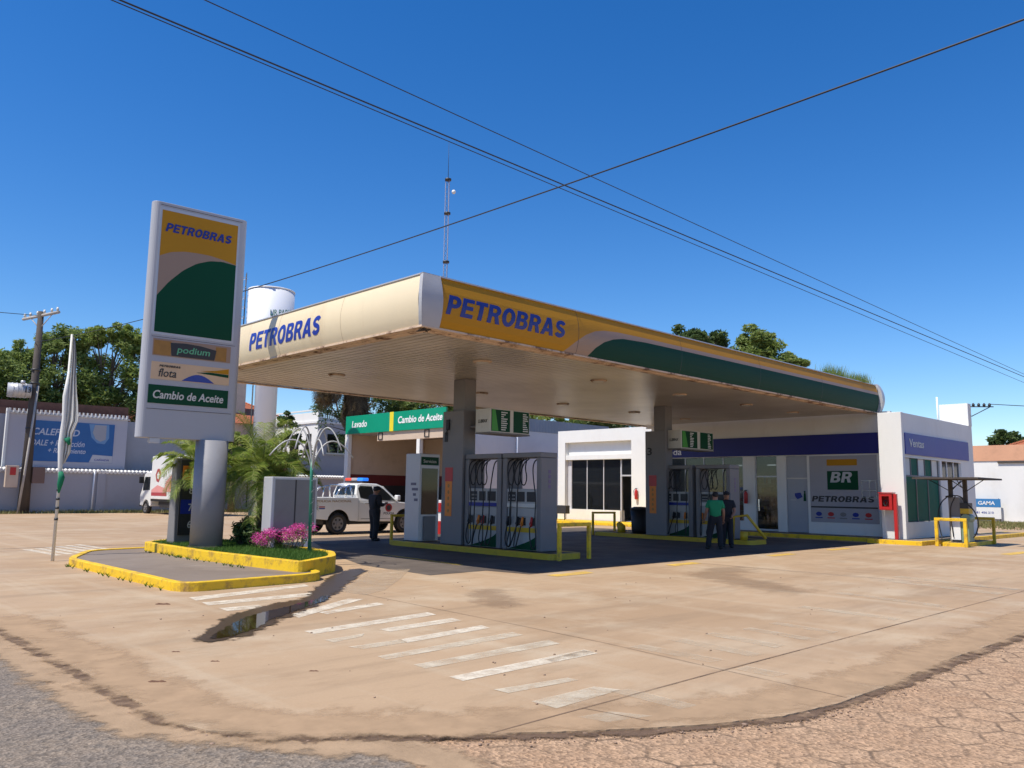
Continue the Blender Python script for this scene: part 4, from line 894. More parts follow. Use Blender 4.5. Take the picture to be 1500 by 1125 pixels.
# front wall as piers and lintels, with real openings
for (a, b) in ((15.5, 15.56), (16.5, 16.9), (17.94, 18.5), (22.6, SV1)): k.box((SU, a, .15), (SU+.22, b, 3.33))
k.box((SU, 12.15, .15), (SU+.22, 15.4995, 3.33)); k.box((SU, 12.15, 3.3305), (SU+.22, SV1, SZ)); k.box((SU+.03, 12.13, SZ+.0005), (SU+.2, CV1, CZ0+.06)); k.box((SU, 18.5005, .15), (SU+.22, 22.5995, .55))
k.box((SU, SV1-.2+.2005, .15), (SE, SV1+.2, SZ))
k.box((SE-.2, SV0+.003, .15), (SE, SV1, SZ)); 
# side wall with window openings
A0 = 31.3
k.box((A0+.1, SV0, .15), (SE-.2005, SV0+.2, .76)); k.box((A0+.1, SV0, 3.14), (SE-.2005, SV0+.2, SZ)); k.box((35.12, SV0, .7605), (35.37, SV0+.2, 3.1395)); k.box((35.3705, SV0, .7605), (SE-.2005, SV0+.2, 2.4)); k.box((37.7, SV0, 2.4005), (SE-.2005, SV0+.2, 3.1395))
k.build('wall', M['whitepaint'], t)
k = MB(); k.box((31.15, SV0-.03, .15), (31.385, 12.12, SZ+.01)); k.box((31.3855, 11.9, .15), (SU-.001, 12.11, SZ)); k.build('corner_pier', M['whitepaint'], t, .01)
k = MB(); k.box((SU+.2, SV0+.2, 4.6), (SE-.2, SV1, 4.75)); k.build('roof', M['offwhite'], t)
k = MB(); k.box((SE-.45, SV0-.02, SZ), (SE, 12.45, 5.8)); k.build('parapet_block', M['whitepaint'], t, .01)
k = MB(); k.tube([(SE-.5, 12.5, 4.7), (SE-.5, 12.5, 6.15)], .04, 8); k.build('vent_pipe', M['white'], t)
k = MB(); k.box((SU-.06, 12.13, 3.36), (SU-.003, SV1, 4.17)); o = k.build('blue_band', M['blue'], t)
text('lettering', 'Tienda', (SU-.062, 23.05, 3.48), (0, -1, 0), (0, 0, 1), .3, 1.4, M['white'], o, .02, .1, .01)
k = MB(); k.box((31.40, SV0-.06, 3.26), (38.65, SV0-.003, 4.05)); o = k.build('blue_band', M['blue2'], t)
text('lettering', 'Ventas', (31.75, SV0-.062, 3.55), (1, 0, 0), (0, 0, 1), .3, 1.5, M['offwhite'], o, .02, .1, .01)
# interior
k = MB(); k.box((SU+.25, SV0+.22, .152), (SE-.25, SV1-.02, .16)); k.build('floor', M['islandfill'], t)
k = MB(); k.box((35.9, 15.2, .165), (36.0, SV1-.1, 3.5)); k.build('partition', M['offwhite'], t)
sh = random.Random(4)
for v0_, v1_ in ((16.6, 18.1), (18.6, 20.4), (20.6, 22.4)):
    k = MB(); k.box((35.3, v0_, .165), (35.85, v1_, .2))
    for j in range(5): k.box((35.3, v0_, .5+j*.42), (35.85, v1_, .53+j*.42))
    o = k.build('shelf', M['offwhite'], t)
    k = MB()
    for j in range(5):
        v = v0_+.05
        while v < v1_-.1:
            wd = sh.uniform(.06, .16); k.m = sh.randrange(5); k.box((35.32, v, .531+j*.42), (35.6, v+wd, .531+j*.42+sh.uniform(.12, .3))); v += wd+.01
    k.build('goods', [M['red'], M['yellowdk'], M['white'], M['blue2'], M['dkgreen']], o)
k = MB(); k.box((34.0, 16.9, .165), (34.5, 17.9, 1.1)); k.build('counter', M['gold'], t)
for v in (17.2, 19.0, 20.5):
    k = MB(); k.box((34.2, v, 3.0), (34.4, v+1.1, 3.06)); k.build('tube_light', mat('tube_light', (.9, .95, 1), .5, 0, emit=.5), t)
# glass door, shop window
k = MB(); k.box((SU+.08, 16.91, .16), (SU+.10, 17.93, 3.32)); o = k.build('glass_door', M['shopglass'], t)
k = MB()
for (a, b, c, d) in ((16.903, 16.95, .16, 3.32), (17.89, 17.937, .16, 3.32), (16.951, 17.889, 2.44, 2.5), (16.951, 17.889, .16, .24)): k.box((SU+.06, a, c), (SU+.12, b, d))
k.build('frame', M['lsilver'], o)
k = MB(); k.box((SU+.05, 17.78, 1.0), (SU+.058, 17.83, 1.5)); k.build('handle', M['chrome'], o)
k = MB(); k.box((SU+.08, 18.51, .56), (SU+.10, 22.59, 3.32)); o = k.build('shop_window', M['shopglass'], t)
k = MB()
for v in (18.503, 19.5, 20.5, 21.5, 22.55): k.box((SU+.06, v, .56), (SU+.12, v+.05, 3.32))
k.build('frame', M['lsilver'], o)
# white door
k = MB(); k.box((SU+.06, 15.565, .16), (SU+.1, 16.495, 2.36)); k.m = 0; k.box((SU+.06, 15.565, 2.42), (SU+.1, 16.495, 3.32)); o = k.build('white_door', mat('door_shade_gray', (.36, .37, .41), .5, .05), t, .005)  # door is white; the grey colour paints in the canopy's shade
k = MB(); k.box((SU+.04, 15.565, 2.362), (SU+.11, 16.495, 2.418)); k.box((SU+.05, 16.1, 1.48), (SU+.059, 16.35, 1.5)); k.build('frame', M['offwhite'], o)
k = MB(); k.prism([(16.0+.2*cos(a*.7)*(1 if a % 2 else .75), 1.67+.15*sin(a*.7)*(1 if a % 2 else .8)) for a in range(9)], SU+.052, SU+.059, 'x'); k.m = 1; k.ball((SU+.055, 15.72, 1.83), .045, 10, 6, (.1, 1, 1)); k.prism([(15.66, 1.45), (15.78, 1.45), (15.76, 1.78), (15.68, 1.78)], SU+.052, SU+.059, 'x'); k.build('pictogram', [M['blue2'], M['dkgreen']], o)
# wall signs
k = MB(); k.box((SU-.02, 12.7, .62), (SU-.002, 15.44, 3.3)); o = k.build('sign_panel', mat('panel_shade_gray', (.34, .33, .36), .5, .06), t)  # white panel, coloured grey to put the shade under the canopy into it
k = MB(); k.box((SU-.03, 13.47, 2.9), (SU-.0205, 14.70, 3.15)); k.build('yellow_bar', M['fyellow'], o)
k = MB(); k.box((SU-.03, 13.45, 1.93), (SU-.0205, 14.70, 2.68)); o2 = k.build('green_badge', M['dkgreen'], o)
text('lettering', 'BR', (SU-.031, 14.58, 2.22), (0, -1, 0), (0, 0, 1), .42, .85, M['lsilver'], o2, .03, .22, .01)
text('lettering', 'PETROBRAS', (SU-.021, 15.38, 1.44), (0, -1, 0), (0, 0, 1), .24, 2.5, M['darkmetal'], o, .03, .22, .01, track=1.1)
k = MB(); k.box((SU-.03, 12.72, 1.2), (SU-.0205, 15.42, 1.26)); k.m = 1
for i in range(5):
    vv = 15.1-i*.5; k.m = 1+i % 3; k.prism([(vv+.13*cos(a), .95+.09*sin(a)) for a in [j*pi/4 for j in range(8)]], SU-.028, SU-.0205, 'x'); k.box((SU-.028, vv-.15, .78), (SU-.0205, vv+.15, .82))
k.build('brand_strip', [M['darkmetal'], M['blue2'], M['red'], M['silver']], o)
k = MB()
for v in (12.75, 13.0, 13.3): k.box((SU-.045, v, 1.6), (SU-.038, v+.012, 2.3))
for z in (1.62, 1.9, 2.28): k.box((SU-.0375, 12.72, z), (SU-.031, 13.32, z+.012))
k.build('wire_rack', M['chrome'], t)
# side windows with green film
k = MB()
for i in range(3): k.box((A0+.15+i*1.22, SV0+.08, .78), (A0+1.32+i*1.22, SV0+.1, 2.44))
for i in (0, 2, 4): k.m = 1; k.box((A0+.13+i*.73, SV0+.08, 2.5), (A0+.80+i*.73, SV0+.1, 3.13))
for i in (1, 3): k.m = 0; k.box((A0+.13+i*.73, SV0+.08, 2.5), (A0+.80+i*.73, SV0+.1, 3.13))
o = k.build('filmed_window', [mat('film_green', (.0, .11, .07), .6, .15, 2, spec=.15), M['offwhite']], t)
k = MB()
for i in range(4): k.box((A0+.102+i*1.22, SV0+.05, .762), (A0+.15+i*1.22, SV0+.12, 2.44))
k.box((A0+.102, SV0+.045, 2.441), (35.118, SV0+.13, 2.499))
for i in range(6): k.box((A0+.102+i*.73, SV0+.05, 2.5), (A0+.13+i*.73, SV0+.12, 3.138))
k.build('frame', M['silver'], o)
k = MB(); k.box((35.38, SV0+.08, 2.42), (37.69, SV0+.1, 3.12)); o = k.build('rear_window', M['glass'], t)
k = MB()
for x in (35.371, 36.1, 36.9, 37.65): k.box((x, SV0+.05, 2.405), (x+.045, SV0+.13, 3.138))
k.build('frame', M['white'], o)
# pavement of the shop
t2 = thing('shop_kerb', 'yellow edged pavement running along the shop front', 'kerb', (34, 16, 0))
k = MB(); p = [(30.28, 10.45), (43, 10.2), (43.2, 11.2), (39.6, 11.28), (39.6, 23.3), (31.0, 23.3), (31.0, 12.4), (30.3, 12.35)]
inn = kerb_ring(k, p, .15, 0, .15); k.build('kerb', M['yellow'], t2, .01)
k = MB(); k.sheet([(30.3, 10.6), (43, 10.35), (43, 11.25), (31.1, 11.25), (31.1, 12.15), (SU-.001, 12.16), (SU-.001, 23.2), (31.1, 23.2), (31.1, 12.3), (30.4, 12.25)], .147); k.build('concrete_top', M['islandfill'], t2)
# electric service bracket on the parapet
t = thing('service_bracket', 'small steel bracket with dark insulators on the shop parapet', 'bracket', (SE, 12.0, 5.5))
k = MB(); k.tube([(SE-.02, SV0-.03, 5.68), (SE+.6, SV0-.75, 5.68)], .025, 6); k.tube([(SE-.02, SV0-.03, 5.25), (SE+.5, SV0-.62, 5.66)], .02, 6); k.build('arm', M['darkmetal'], t)
for i in range(4):
    k = MB(); x = .05+i*.15; k.tube([(SE+x, SV0-.05-x*1.15, 5.70), (SE+x, SV0-.05-x*1.15, 5.76), (SE+x, SV0-.05-x*1.15, 5.84)], [.05, .07, .03], 8); k.build('insulator', M['darkmetal'], t)
# extinguishers
def extinguisher(u, v, z, label):
    t = thing('fire_extinguisher', label, 'extinguisher', (u, v, z), 0, 'red fire extinguishers')
    k = MB(); k.tube([(u, v, z), (u, v, z+.02), (u, v, z+.42), (u, v, z+.5), (u, v, z+.54)], [.07, .085, .085, .05, .03], 14); k.build('cylinder', M['red'], t)
    k = MB(); k.box((u-.02, v-.07, z+.545), (u+.02, v+.05, z+.585)); k.tube([(u, v+.04, z+.56), (u-.05, v+.12, z+.45), (u-.03, v+.11, z+.2)], .014, 6); k.build('valve', M['black'], t)
extinguisher(SU-.12, 18.33, 1.3, 'red fire extinguisher on the shop pier left of the glass door')
# red hose cabinet on stand
t = thing('hose_cabinet', 'open red steel cabinet on a red post at the shop corner', 'cabinet', (30.9, 11.7, .15))
k = MB(); x0, x1, v0_, v1_ = 30.72, 31.05, 11.57, 12.03
k.box((x1-.02, v0_, 1.2), (x1, v1_, 1.8)); k.box((x0, v0_, 1.2), (x1-.0205, v0_+.02, 1.8)); k.box((x0, v1_-.02, 1.2), (x1-.0205, v1_, 1.8)); k.box((x0, v0_+.0205, 1.2), (x1-.0205, v1_-.0205, 1.22)); k.box((x0-.02, v0_-.02, 1.803), (x1, v1_+.02, 1.84))
k.box((x0-.003, v0_+.0205, 1.23), (x0+.012, v0_+.1, 1.8)); k.box((x0-.003, v1_-.1, 1.23), (x0+.012, v1_-.0205, 1.8)); k.box((x0-.002, v0_+.101, 1.7), (x0+.011, v1_-.101, 1.8)); k.box((x0-.002, v0_+.101, 1.23), (x0+.011, v1_-.101, 1.32))
k.build('cabinet_box', M['red'], t)
k = MB(); k.box((30.8, 11.44, .15), (30.92, 11.555, 1.78)); k.build('post', M['red'], t)
k = MB(); k.tube([(30.85, 11.85+.06*cos(a), 1.45+.1*sin(a)) for a in [i*.5 for i in range(14)]], .02, 6); k.build('coiled_hose', M['darkmetal'], t)

# ------------------------------------------------------------------ white office
t = thing('office_building', 'sunlit white office with a wide dark window and open dark doorway', 'building', (37.5, 28, 0))
k = MB(); OU = 35.0
k.box((OU, 31.35, .15), (OU+.5, 31.9, 5.18)); k.box((OU, 24.3, .15), (OU+.5, 26.60, 5.18)); k.box((OU, 26.601, 4.5), (OU+.5, 31.349, 5.18))
k.box((OU+.3, 26.601, 3.78), (OU+.5, 31.349, 4.499)); k.box((OU+.5005, 24.3, .15), (OU+5, 24.5, 5.18)); k.box((OU+.5005, 31.7, .15), (OU+5, 31.9, 5.18))
k.box((OU+.12, 27.45, .15), (OU+.5, 31.349, .73)); k.build('wall', M['whitepaint'], t)
k = MB(); k.box((OU+.05, 26.601, 3.50), (OU+.299, 31.349, 3.777)); k.build('lintel', M['whitepaint'], t, .01)
k = MB(); k.box((OU+.02, 24.4, 5.0), (OU+5, 31.8, 5.1)); k.build('roof', M['offwhite'], t)
k = MB(); k.box((OU+4.5, 24.51, .15), (OU+4.6, 31.69, 5.0)); k.build('back_wall', M['graywall'], t)
k = MB(); k.box((OU+.501, 24.51, .14), (OU+4.5, 31.69, .155)); k.build('floor', M['graywall'], t)
k = MB(); k.box((OU+.3, 27.50, .735), (OU+.32, 31.05, 3.495)); o = k.build('window', M['glass'], t)
k = MB(); k.box((OU+.24, 31.05, .731), (OU+.34, 31.349, 3.497)); 
for v in (27.5, 28.7, 29.9): k.box((OU+.28, v, .735), (OU+.34, v+.05, 3.495))
k.build('frame', M['graywall2'], o)
k = MB(); k.box((OU+.2, 27.40, .15), (OU+.3, 27.449, 3.499)); k.box((OU+.2, 26.602, 2.57), (OU+.3, 27.399, 2.65)); o = k.build('door_frame', M['lsilver'], t)
k = MB(); k.box((OU+.24, 26.602, 2.651), (OU+.26, 27.399, 3.499)); k.build('transom_glass', M['glass'], o)
t = thing('office_kerb', 'yellow topped pavement in front of the white office', 'kerb', (34, 28, 0))
k = MB(); k.box((32.9, 24.3, 0), (35, 32.6, .146)); k.build('slab', M['yellow'], t, .015)
extinguisher(OU-.10, 26.22, 1.35, 'red fire extinguisher on the white office wall')
t = thing('equipment_cart', 'dark tyre inflator cart with a hanging bag left of the office', 'cart', (33.6, 30.8, .15))
k = MB(); k.tube([(33.7, 31.2, .15), (33.7, 31.2, 1.9)], .05, 8); k.tube([(33.7, 31.2, .5), (33.6, 31.0, 1.2), (33.7, 31.2, 1.7)], .09, 8); k.build('stand', M['darkmetal'], t)
k = MB(); k.box((33.45, 29.9, .5), (33.8, 30.9, .95)); k.build('tray', M['darkmetal'], t, .03)
for v in (30.1, 30.7):
    k = MB(); k.tube([(33.6, v, .15), (33.6, v, .5)], .03, 6); k.build('leg', M['darkmetal'], t)
k = MB(); k.box((33.3, 31.4, .15), (34.0, 32.2, .62)); tag(k.build('yellow_crate', M['yellowdk']), 'yellow box standing left of the inflator cart', 'crate')

# ------------------------------------------------------------------ oil change and wash bay
t = thing('service_bay', 'open service bay with green Lavado and Cambio de Aceite sign', 'building', (36, 41, 0))
k = MB(); k.box((30.2, 46.4, 0), (42, 46.6, 5.28)); k.build('side_wall', M['beige'], t)
k = MB(); k.box((36.6, 36.2, 0), (36.8, 46.399, 5.28)); k.build('back_wall', M['beige'], t)
k = MB(); k.box((30.0, 35.8, 0), (44.2, 36.0, 5.45)); k.build('outer_wall', M['graywall2'], t)
k = MB(); k.box((30.0, 35.82, 5.285), (36.8, 46.6, 5.40)); k.build('roof', M['graywall'], t)
k = MB(); k.box((29.98, 36.2, 4.72), (30.2, 42.9, 5.28)); k.build('header_beam', M['beige'], t, .01)
for (v, w_) in ((46.15, .42), (38.5, .3)):
    k = MB(); k.box((29.96, v, 0), (30.22, v+w_, 4.715 if v < 40 else 5.28)); k.build('pillar', M['whitepaint'], t, .01)
k = MB(); k.box((30.25, 46.36, 1.95), (36.55, 46.398, 2.65)); k.m = 1; k.box((30.25, 46.37, 0), (36.55, 46.399, 1.949)); k.m = 0; k.box((36.56, 36.25, 1.95), (36.598, 46.35, 2.65)); k.m = 1; k.box((36.57, 36.25, 0), (36.599, 46.35, 1.949))
k.build('wall_band', [mat('dark_red', (.13, .018, .02), .6, .1), M['darkmetal']], t)
k = MB(); k.box((29.86, 36.0, 5.286), (29.975, 41.05, 6.47)); k.box((29.86, 41.45, 5.286), (29.975, 46.4, 6.47)); o = k.build('green_sign', M['signgreen'], t)
k = MB(); k.box((29.85, 41.051, 5.28), (29.98, 41.449, 6.48)); k.build('yellow_divider', mat('sign_yellow', (.75, .62, .03), .4), o)
text('lettering', 'Lavado', (29.855, 45.65, 5.68), (0, -1, 0), (0, 0, 1), .44, 1.7, M['white'], o, .03, .15, .01)
text('lettering', 'Cambio de Aceite', (29.855, 40.6, 5.72), (0, -1, 0), (0, 0, 1), .44, 4.3, M['white'], o, .035, .15, .01)
for v in (42.3, 37.6):
    k = MB()
    for (a, b, c, d) in ((0, .45, 0, .05), (0, .45, .4, .45), (0, .05, .0505, .3995), (.4, .45, .0505, .3995)): k.box((29.93, v+a, 4.79+c), (29.975, v+b, 4.79+d))
    k.build('lamp_frame', M['darkmetal'], t)
k = MB(); k.box((33.5, 35.77, 5.452), (44.5, 35.86, 6.3)); 
k.v = [Vector((v.x, v.y, v.z if v.z < 6 else 6.25)) for v in k.v]; k.build('corrugated_sheet', wave_mat('corrugated_x', (.24, .27, .34), 2.2, 'X', .5, .05), t)
k = MB(); k.tube([(35.4, 35.7, .3), (35.4, 35.7, 6.3)], .06, 10); k.build('down_pipe', M['white'], t)
k = MB(); k.tube([(32.7, 35.6, 5.4), (32.7, 35.6, 8.4)], .03, 6); k.build('vent_pipe', M['lsilver'], t)
# something at the bay: motorbike-like red white object glimpsed: vending box
t = thing('air_machine', 'small white and red machine glimpsed between cabinet and column', 'machine', (20.5, 24.5, 0))
k = MB(); k.box((20.3, 24.4, 0), (20.8, 25.0, 1.3)); k.build('body', M['white'], t, .02)
k = MB(); k.box((20.27, 24.45, .85), (20.299, 24.95, 1.2)); k.build('panel', M['red'], t)
k = MB(); k.box((20.25, 24.4, 0), (20.29, 25.0, .5)); k.build('kick_plate', M['red'], t)

# ------------------------------------------------------------------ left background walls
t = thing('boundary_wall', 'low grey boundary wall with a white scalloped tile cap', 'wall', (15, 55, -.09))
k = MB(); k.box((-8, 55, -.1), (45, 55.2, 2.42)); k.build('wall', M['graywall'], t)
for x in (13.0, 17.3, 21.8, 26.5, 31):
    k = MB(); k.box((x, 54.9, -.1), (x+.5, 54.998, 2.62)); k.build('pier', M['graywall'], t)
k = MB(); x = -8
while x < 45:
    k.smooth = True; k.tube([(x, 54.86, 2.50), (x, 55.3, 2.60)], .11, 8); x += .235
k.build('tile_cap', M['whitepaint'], t)
k = MB(); k.tube([(17.05, 54.86, -.08), (17.08, 54.86, 2.6)], .05, 8); k.tube([(13.4, 54.85, .0), (17.05, 54.85, .0)], .04, 6); k.build('white_pipe', M['white'], t)
t = thing('warehouse', 'long grey warehouse wall behind the boundary wall', 'building', (8, 60, 0))
k = MB(); k.box((-20, 56.3, -.1), (23.4, 64, 5.9)); k.build('wall', M['graywall'], t)
k = MB(); k.box((23.4005, 57, -.1), (46, 62, 4.05)); k.build('low_wing', M['graywall'], t)
t = thing('brick_ruin', 'dark weathered brick wall above the billboard', 'wall', (8, 64, 5))
k = MB(); k.prism([(-25, 0), (22, 0), (22, 7.55), (14, 7.45), (6, 7.5), (-4, 7.9), (-25, 8.0)], 64.1, 64.6, 'y'); k.build('brickwork', M['brickdk'], t)
k = MB(); k.box((-25, 63.7, 5.95), (22, 64.09, 6.9)); k.build('sloping_sheet', M['brickdk'], t)
t = thing('billboard', 'faded blue lubricant billboard on a white ribbed frame', 'billboard', (15.5, 55.7, 2.8))
k = MB(); k.box((12.2, 55.6, 2.72), (19.1, 55.72, 6.1)); k.build('backing', mat('banner_gray', (.48, .46, .50), .7, .05, .6), t)
k = MB(); x = 12.25
while x < 19.1: k.box((x, 55.5, 5.95), (x+.09, 55.598, 6.22)); x += .24
k.box((12.13, 55.50, 5.93), (19.2, 55.62, 5.99)); k.box((12.13, 55.49, 2.7), (12.26, 55.73, 6.2)); k.build('ribbed_frame', M['whitepaint'], t)
k = MB(); k.box((13.45, 55.57, 3.1), (18.3, 55.598, 5.58)); o = k.build('picture', mat('banner_blue', (.03, .13, .34), .6, .1, 1.5), t)
k = MB(); k.prism([(16.9, 3.11), (18.29, 3.11), (18.29, 3.55), (17.1, 3.6)], 55.563, 55.569, 'y'); k.build('logo_field', M['graywall2'], o)
k = MB(); k.prism([(16.75, 5.55), (16.95, 4.7), (17.3, 4.35), (17.75, 4.3), (18.0, 4.7), (17.95, 5.55)], 55.563, 55.569, 'y'); k.m = 1; k.prism([(17.0, 5.0), (17.2, 4.6), (17.5, 4.45), (17.8, 4.6), (17.8, 5.5), (17.1, 5.5)], 55.556, 55.5635, 'y'); k.build('artwork', [mat('pale_blue', (.16, .30, .50), .6), M['graywall']], o)
wb = mat('banner_white', (.55, .58, .66), .6)
text('lettering', 'CALEFLUID', (13.55, 55.569, 4.70), (1, 0, 0), (0, 0, 1), .42, 2.65, wb, o, .03, .2, .008)
text('lettering', 'DALE + Protección', (13.55, 55.569, 4.05), (1, 0, 0), (0, 0, 1), .36, 3.0, wb, o, .02, .2, .008)
text('lettering', '+ Rendimiento', (14.5, 55.569, 3.63), (1, 0, 0), (0, 0, 1), .3, 2.15, wb, o, .02, .2, .008)
text('lettering', 'CAÑADA', (17.2, 55.562, 3.22), (1, 0, 0), (0, 0, 1), .16, .9, M['blue2'], o, .02, .1, .006)

# ------------------------------------------------------------------ utility pole, flag pole
t = thing('utility_pole', 'dark wooden utility pole with crossarm, grey transformer and meter boxes', 'utility pole', (13.1, 54.05, -.09))
k = MB(); k.tube([(13.1, 54.05, -.1), (13.1, 54.05, 6), (13.1, 54.05, 12.0)], [.33, .24, .16], 12); k.build('pole', M['wood'], t)
k = MB(); k.tube([(12.80, 53.9, -.1), (12.95, 53.8, 2.3), (13.25, 53.85, 7.5)], .07, 8); k.build('conduit', M['concpole'], t)
cd = Vector((.35, -.9, 0)).normalized(); cp = Vector((13.1, 54.05, 11.75)); 
k = MB(); a = cp-cd*1.6+Vector((0, 0, -.1)); b = cp+cd*1.6+Vector((0, 0, .1)); k.tube([a, b], .09, 6); k.tube([cp+cd*1.0, cp+Vector((0, 0, -.8))], .03, 5); k.tube([cp-cd*1.0, cp+Vector((0, 0, -.8))], .03, 5); k.build('crossarm', M['concpole'], t)
for s in (-1.45, -.95, -.3, .3, .95, 1.45):
    p = cp+cd*s+Vector((0, 0, .1+s*.06)); k = MB(); k.tube([p, p+Vector((0, 0, .08)), p+Vector((0, 0, .22))], [.05, .08, .05], 8); k.build('insulator', M['offwhite'], t)
k = MB(); k.cyla((11.75, 54.2, 7.15), (12.95, 53.95, 7.15), .42, 20); k.cyla((12.4, 53.65, 7.5), (12.4, 53.65, 7.7), .12, 8); 
for i in range(4): k.cyla((11.95+i*.22, 54.15-i*.05, 7.15), (11.98+i*.22, 54.15-i*.05, 7.15), .45, 20)
o = k.build('transformer', M['lsilver'], t)
text('lettering', '139', (12.55, 53.58, 7.0), (.98, -.2, 0), (0, 0, 1), .34, .48, M['black'], o, .02, 0, .006)
k = MB(); k.box((11.95, 53.6, 1.5), (12.6, 53.85, 2.75)); o = k.build('meter_box', M['beige'], t, .02)
k = MB(); k.box((12.15, 53.59, 2.2), (12.45, 53.599, 2.65)); k.build('red_notice', M['red'], o)
k = MB(); k.box((13.35, 53.7, 1.75), (14.0, 53.95, 2.7)); k.build('meter_box', mat('box_brown', (.16, .10, .08), .7), t, .02)
for z_ in (4.9, 7.6, 8.4):
    k = MB(); k.tube([(13.1, 54.05, z_), (13.1, 54.05, z_+.1)], .27, 12); k.build('clamp', M['darkmetal'], t)

t = thing('flag_pole', 'thin white pole with a limp white flag and green ribbon, by the island', 'flag pole', (5.6, 20.33, 0))
k = MB(); k.tube([(5.6, 20.33, 0), (5.6, 20.33, 5.15)], [.035, .024], 10); k.build('pole', M['offwhite'], t)
k = MB()
def fl(a, b):
    # limp cloth hanging in folds from the top of the pole, tapering to a gathered tail
    wd = interp([(0, .03), (.1, .10), (.35, .17), (.55, .26), (.64, .28), (.74, .17), (.9, .15), (1, .05)], b)
    fold = .035*sin(a*16+b*5)+.02*sin(a*31+b*9); x = wd*a
    return (5.625+x*.8+fold*.5, 20.33-x*.55+fold, 5.08-2.9*b-.10*a*sin(b*3.1)+.015*sin(b*40+a*7))
k.smooth = True; k.grid(fl, 40, 50); o = k.build('flag', mat('flag_cloth', (.62, .60, .56), .9, .05, 4), t)
k = MB(); k.smooth = True
k.tube([(5.60, 20.32, 4.3), (5.57, 20.33, 3.7), (5.585, 20.32, 3.2), (5.57, 20.33, 2.6), (5.59, 20.32, 2.1), (5.6, 20.32, 1.65)], [.02, .055, .045, .065, .05, .02], 8); k.build('gathered_cloth', mat('flag_white', (.7, .68, .64), .9), t)
k = MB(); k.tube([(5.6, 20.29, 1.98), (5.62, 20.26, 1.86), (5.61, 20.3, 1.7), (5.6, 20.32, 1.5)], [.05, .07, .06, .02], 8); k.tube([(5.66, 20.27, 2.75), (5.72, 20.24, 2.6)], [.07, .03], 6); k.build('green_ribbon', mat('ribbon_green', (.0, .17, .08), .8), t)
for z_ in (.9, 1.15, 1.35, 1.55):
    k = MB(); k.tube([(5.6, 20.33, z_), (5.6, 20.33, z_+.05)], .042, 8); k.build('tape', M['darkmetal'], t)

# ------------------------------------------------------------------ water tower, mast
t = thing('water_tower', 'white steel goblet shaped water tower with a caged ladder', 'water tower', (24, 46, 0))
k = MB(); k.smooth = True; tx, ty = 23.9, 46.2
k.tube([(tx, ty, 0), (tx, ty, 8.5), (tx, ty, 9.4), (tx, ty, 13.85)], [.66, .66, 1.42, 1.42], 40); o = k.build('tank', mat('tower_white', (.72, .73, .78), .45, .03, .5), t)
k = MB(); k.tube([(tx, ty, 13.852), (tx, ty, 13.93)], [1.45, 1.44], 40); k.build('lid', M['white'], t)
k = MB(); ld = Vector((-.93, .37, 0)); sd_ = Vector((.37, .93, 0))
for s in (-.2, .2):
    for (r0, z0_, z1_) in ((.8, .5, 8.3), (1.56, 9.3, 14.9)): p = Vector((tx, ty, 0))+ld*r0+sd_*s; k.tube([p+Vector((0, 0, z0_)), p+Vector((0, 0, z1_))], .025, 5)
for i in range(40):
    z_ = .8+i*.35; r0 = .8 if z_ < 8.4 else 1.56; p = Vector((tx, ty, z_))+ld*r0; k.tube([p-sd_*.2, p+sd_*.2], .02, 4)
k.build('ladder', M['darkmetal'], t)
k = MB()
for i in range(9):
    z_ = 9.6+i*.62; c0 = Vector((tx, ty, z_))+ld*1.86; k.tube([c0+(ld*cos(a)+sd_*sin(a))*.36 for a in [j*pi/6 for j in range(-6, 7)]], .018, 4)
for j in range(-2, 3):
    a = j*pi/4; c0 = Vector((tx, ty, 0))+ld*1.86+(ld*cos(a)+sd_*sin(a))*.36; k.tube([c0+Vector((0, 0, 9.5)), c0+Vector((0, 0, 14.9))], .015, 4)
k.build('ladder_cage', M['lsilver'], t)
text('lettering', 'LIR PARK', (tx-.66, ty-1.26, 12.1), (.72, -.69, 0), (0, 0, 1), .36, 1.3, mat('tower_green', (.02, .12, .08), .5), t, .02, 0, .02)
t = thing('radio_mast', 'slim grey lattice radio mast rising behind the canopy', 'mast', (50.8, 61.8, 0))
k = MB(); mx, my = 50.8, 61.8; c3_ = [(mx+.24*cos(a), my+.24*sin(a)) for a in (.3, .3+2*pi/3, .3+4*pi/3)]
for c in c3_: k.tube([(c[0], c[1], 0), (c[0], c[1], 33.2)], .035, 5)
for i in range(66):
    z_ = i*.5
    for j in range(3): a = c3_[j]; b = c3_[(j+1) % 3]; k.tube([(a[0], a[1], z_), (b[0], b[1], z_+.5)], .016, 3, False)
k.build('lattice', mat('mast_metal', (.20, .19, .24), .5), t)
k = MB(); k.tube([(mx, my, 33), (mx, my, 37.4)], [.035, .015], 5); k.build('antenna', M['darkmetal'], t)
for z_ in (24.5, 29.6, 33.2):
    k = MB(); k.tube([(mx, my, z_), (mx, my, z_+.18)], .34, 10); k.build('platform', M['darkmetal'], t)
k = MB(); k.ball((mx+.45, my-.4, 32.0), .22, 10, 6); k.build('dish', M['white'], t)

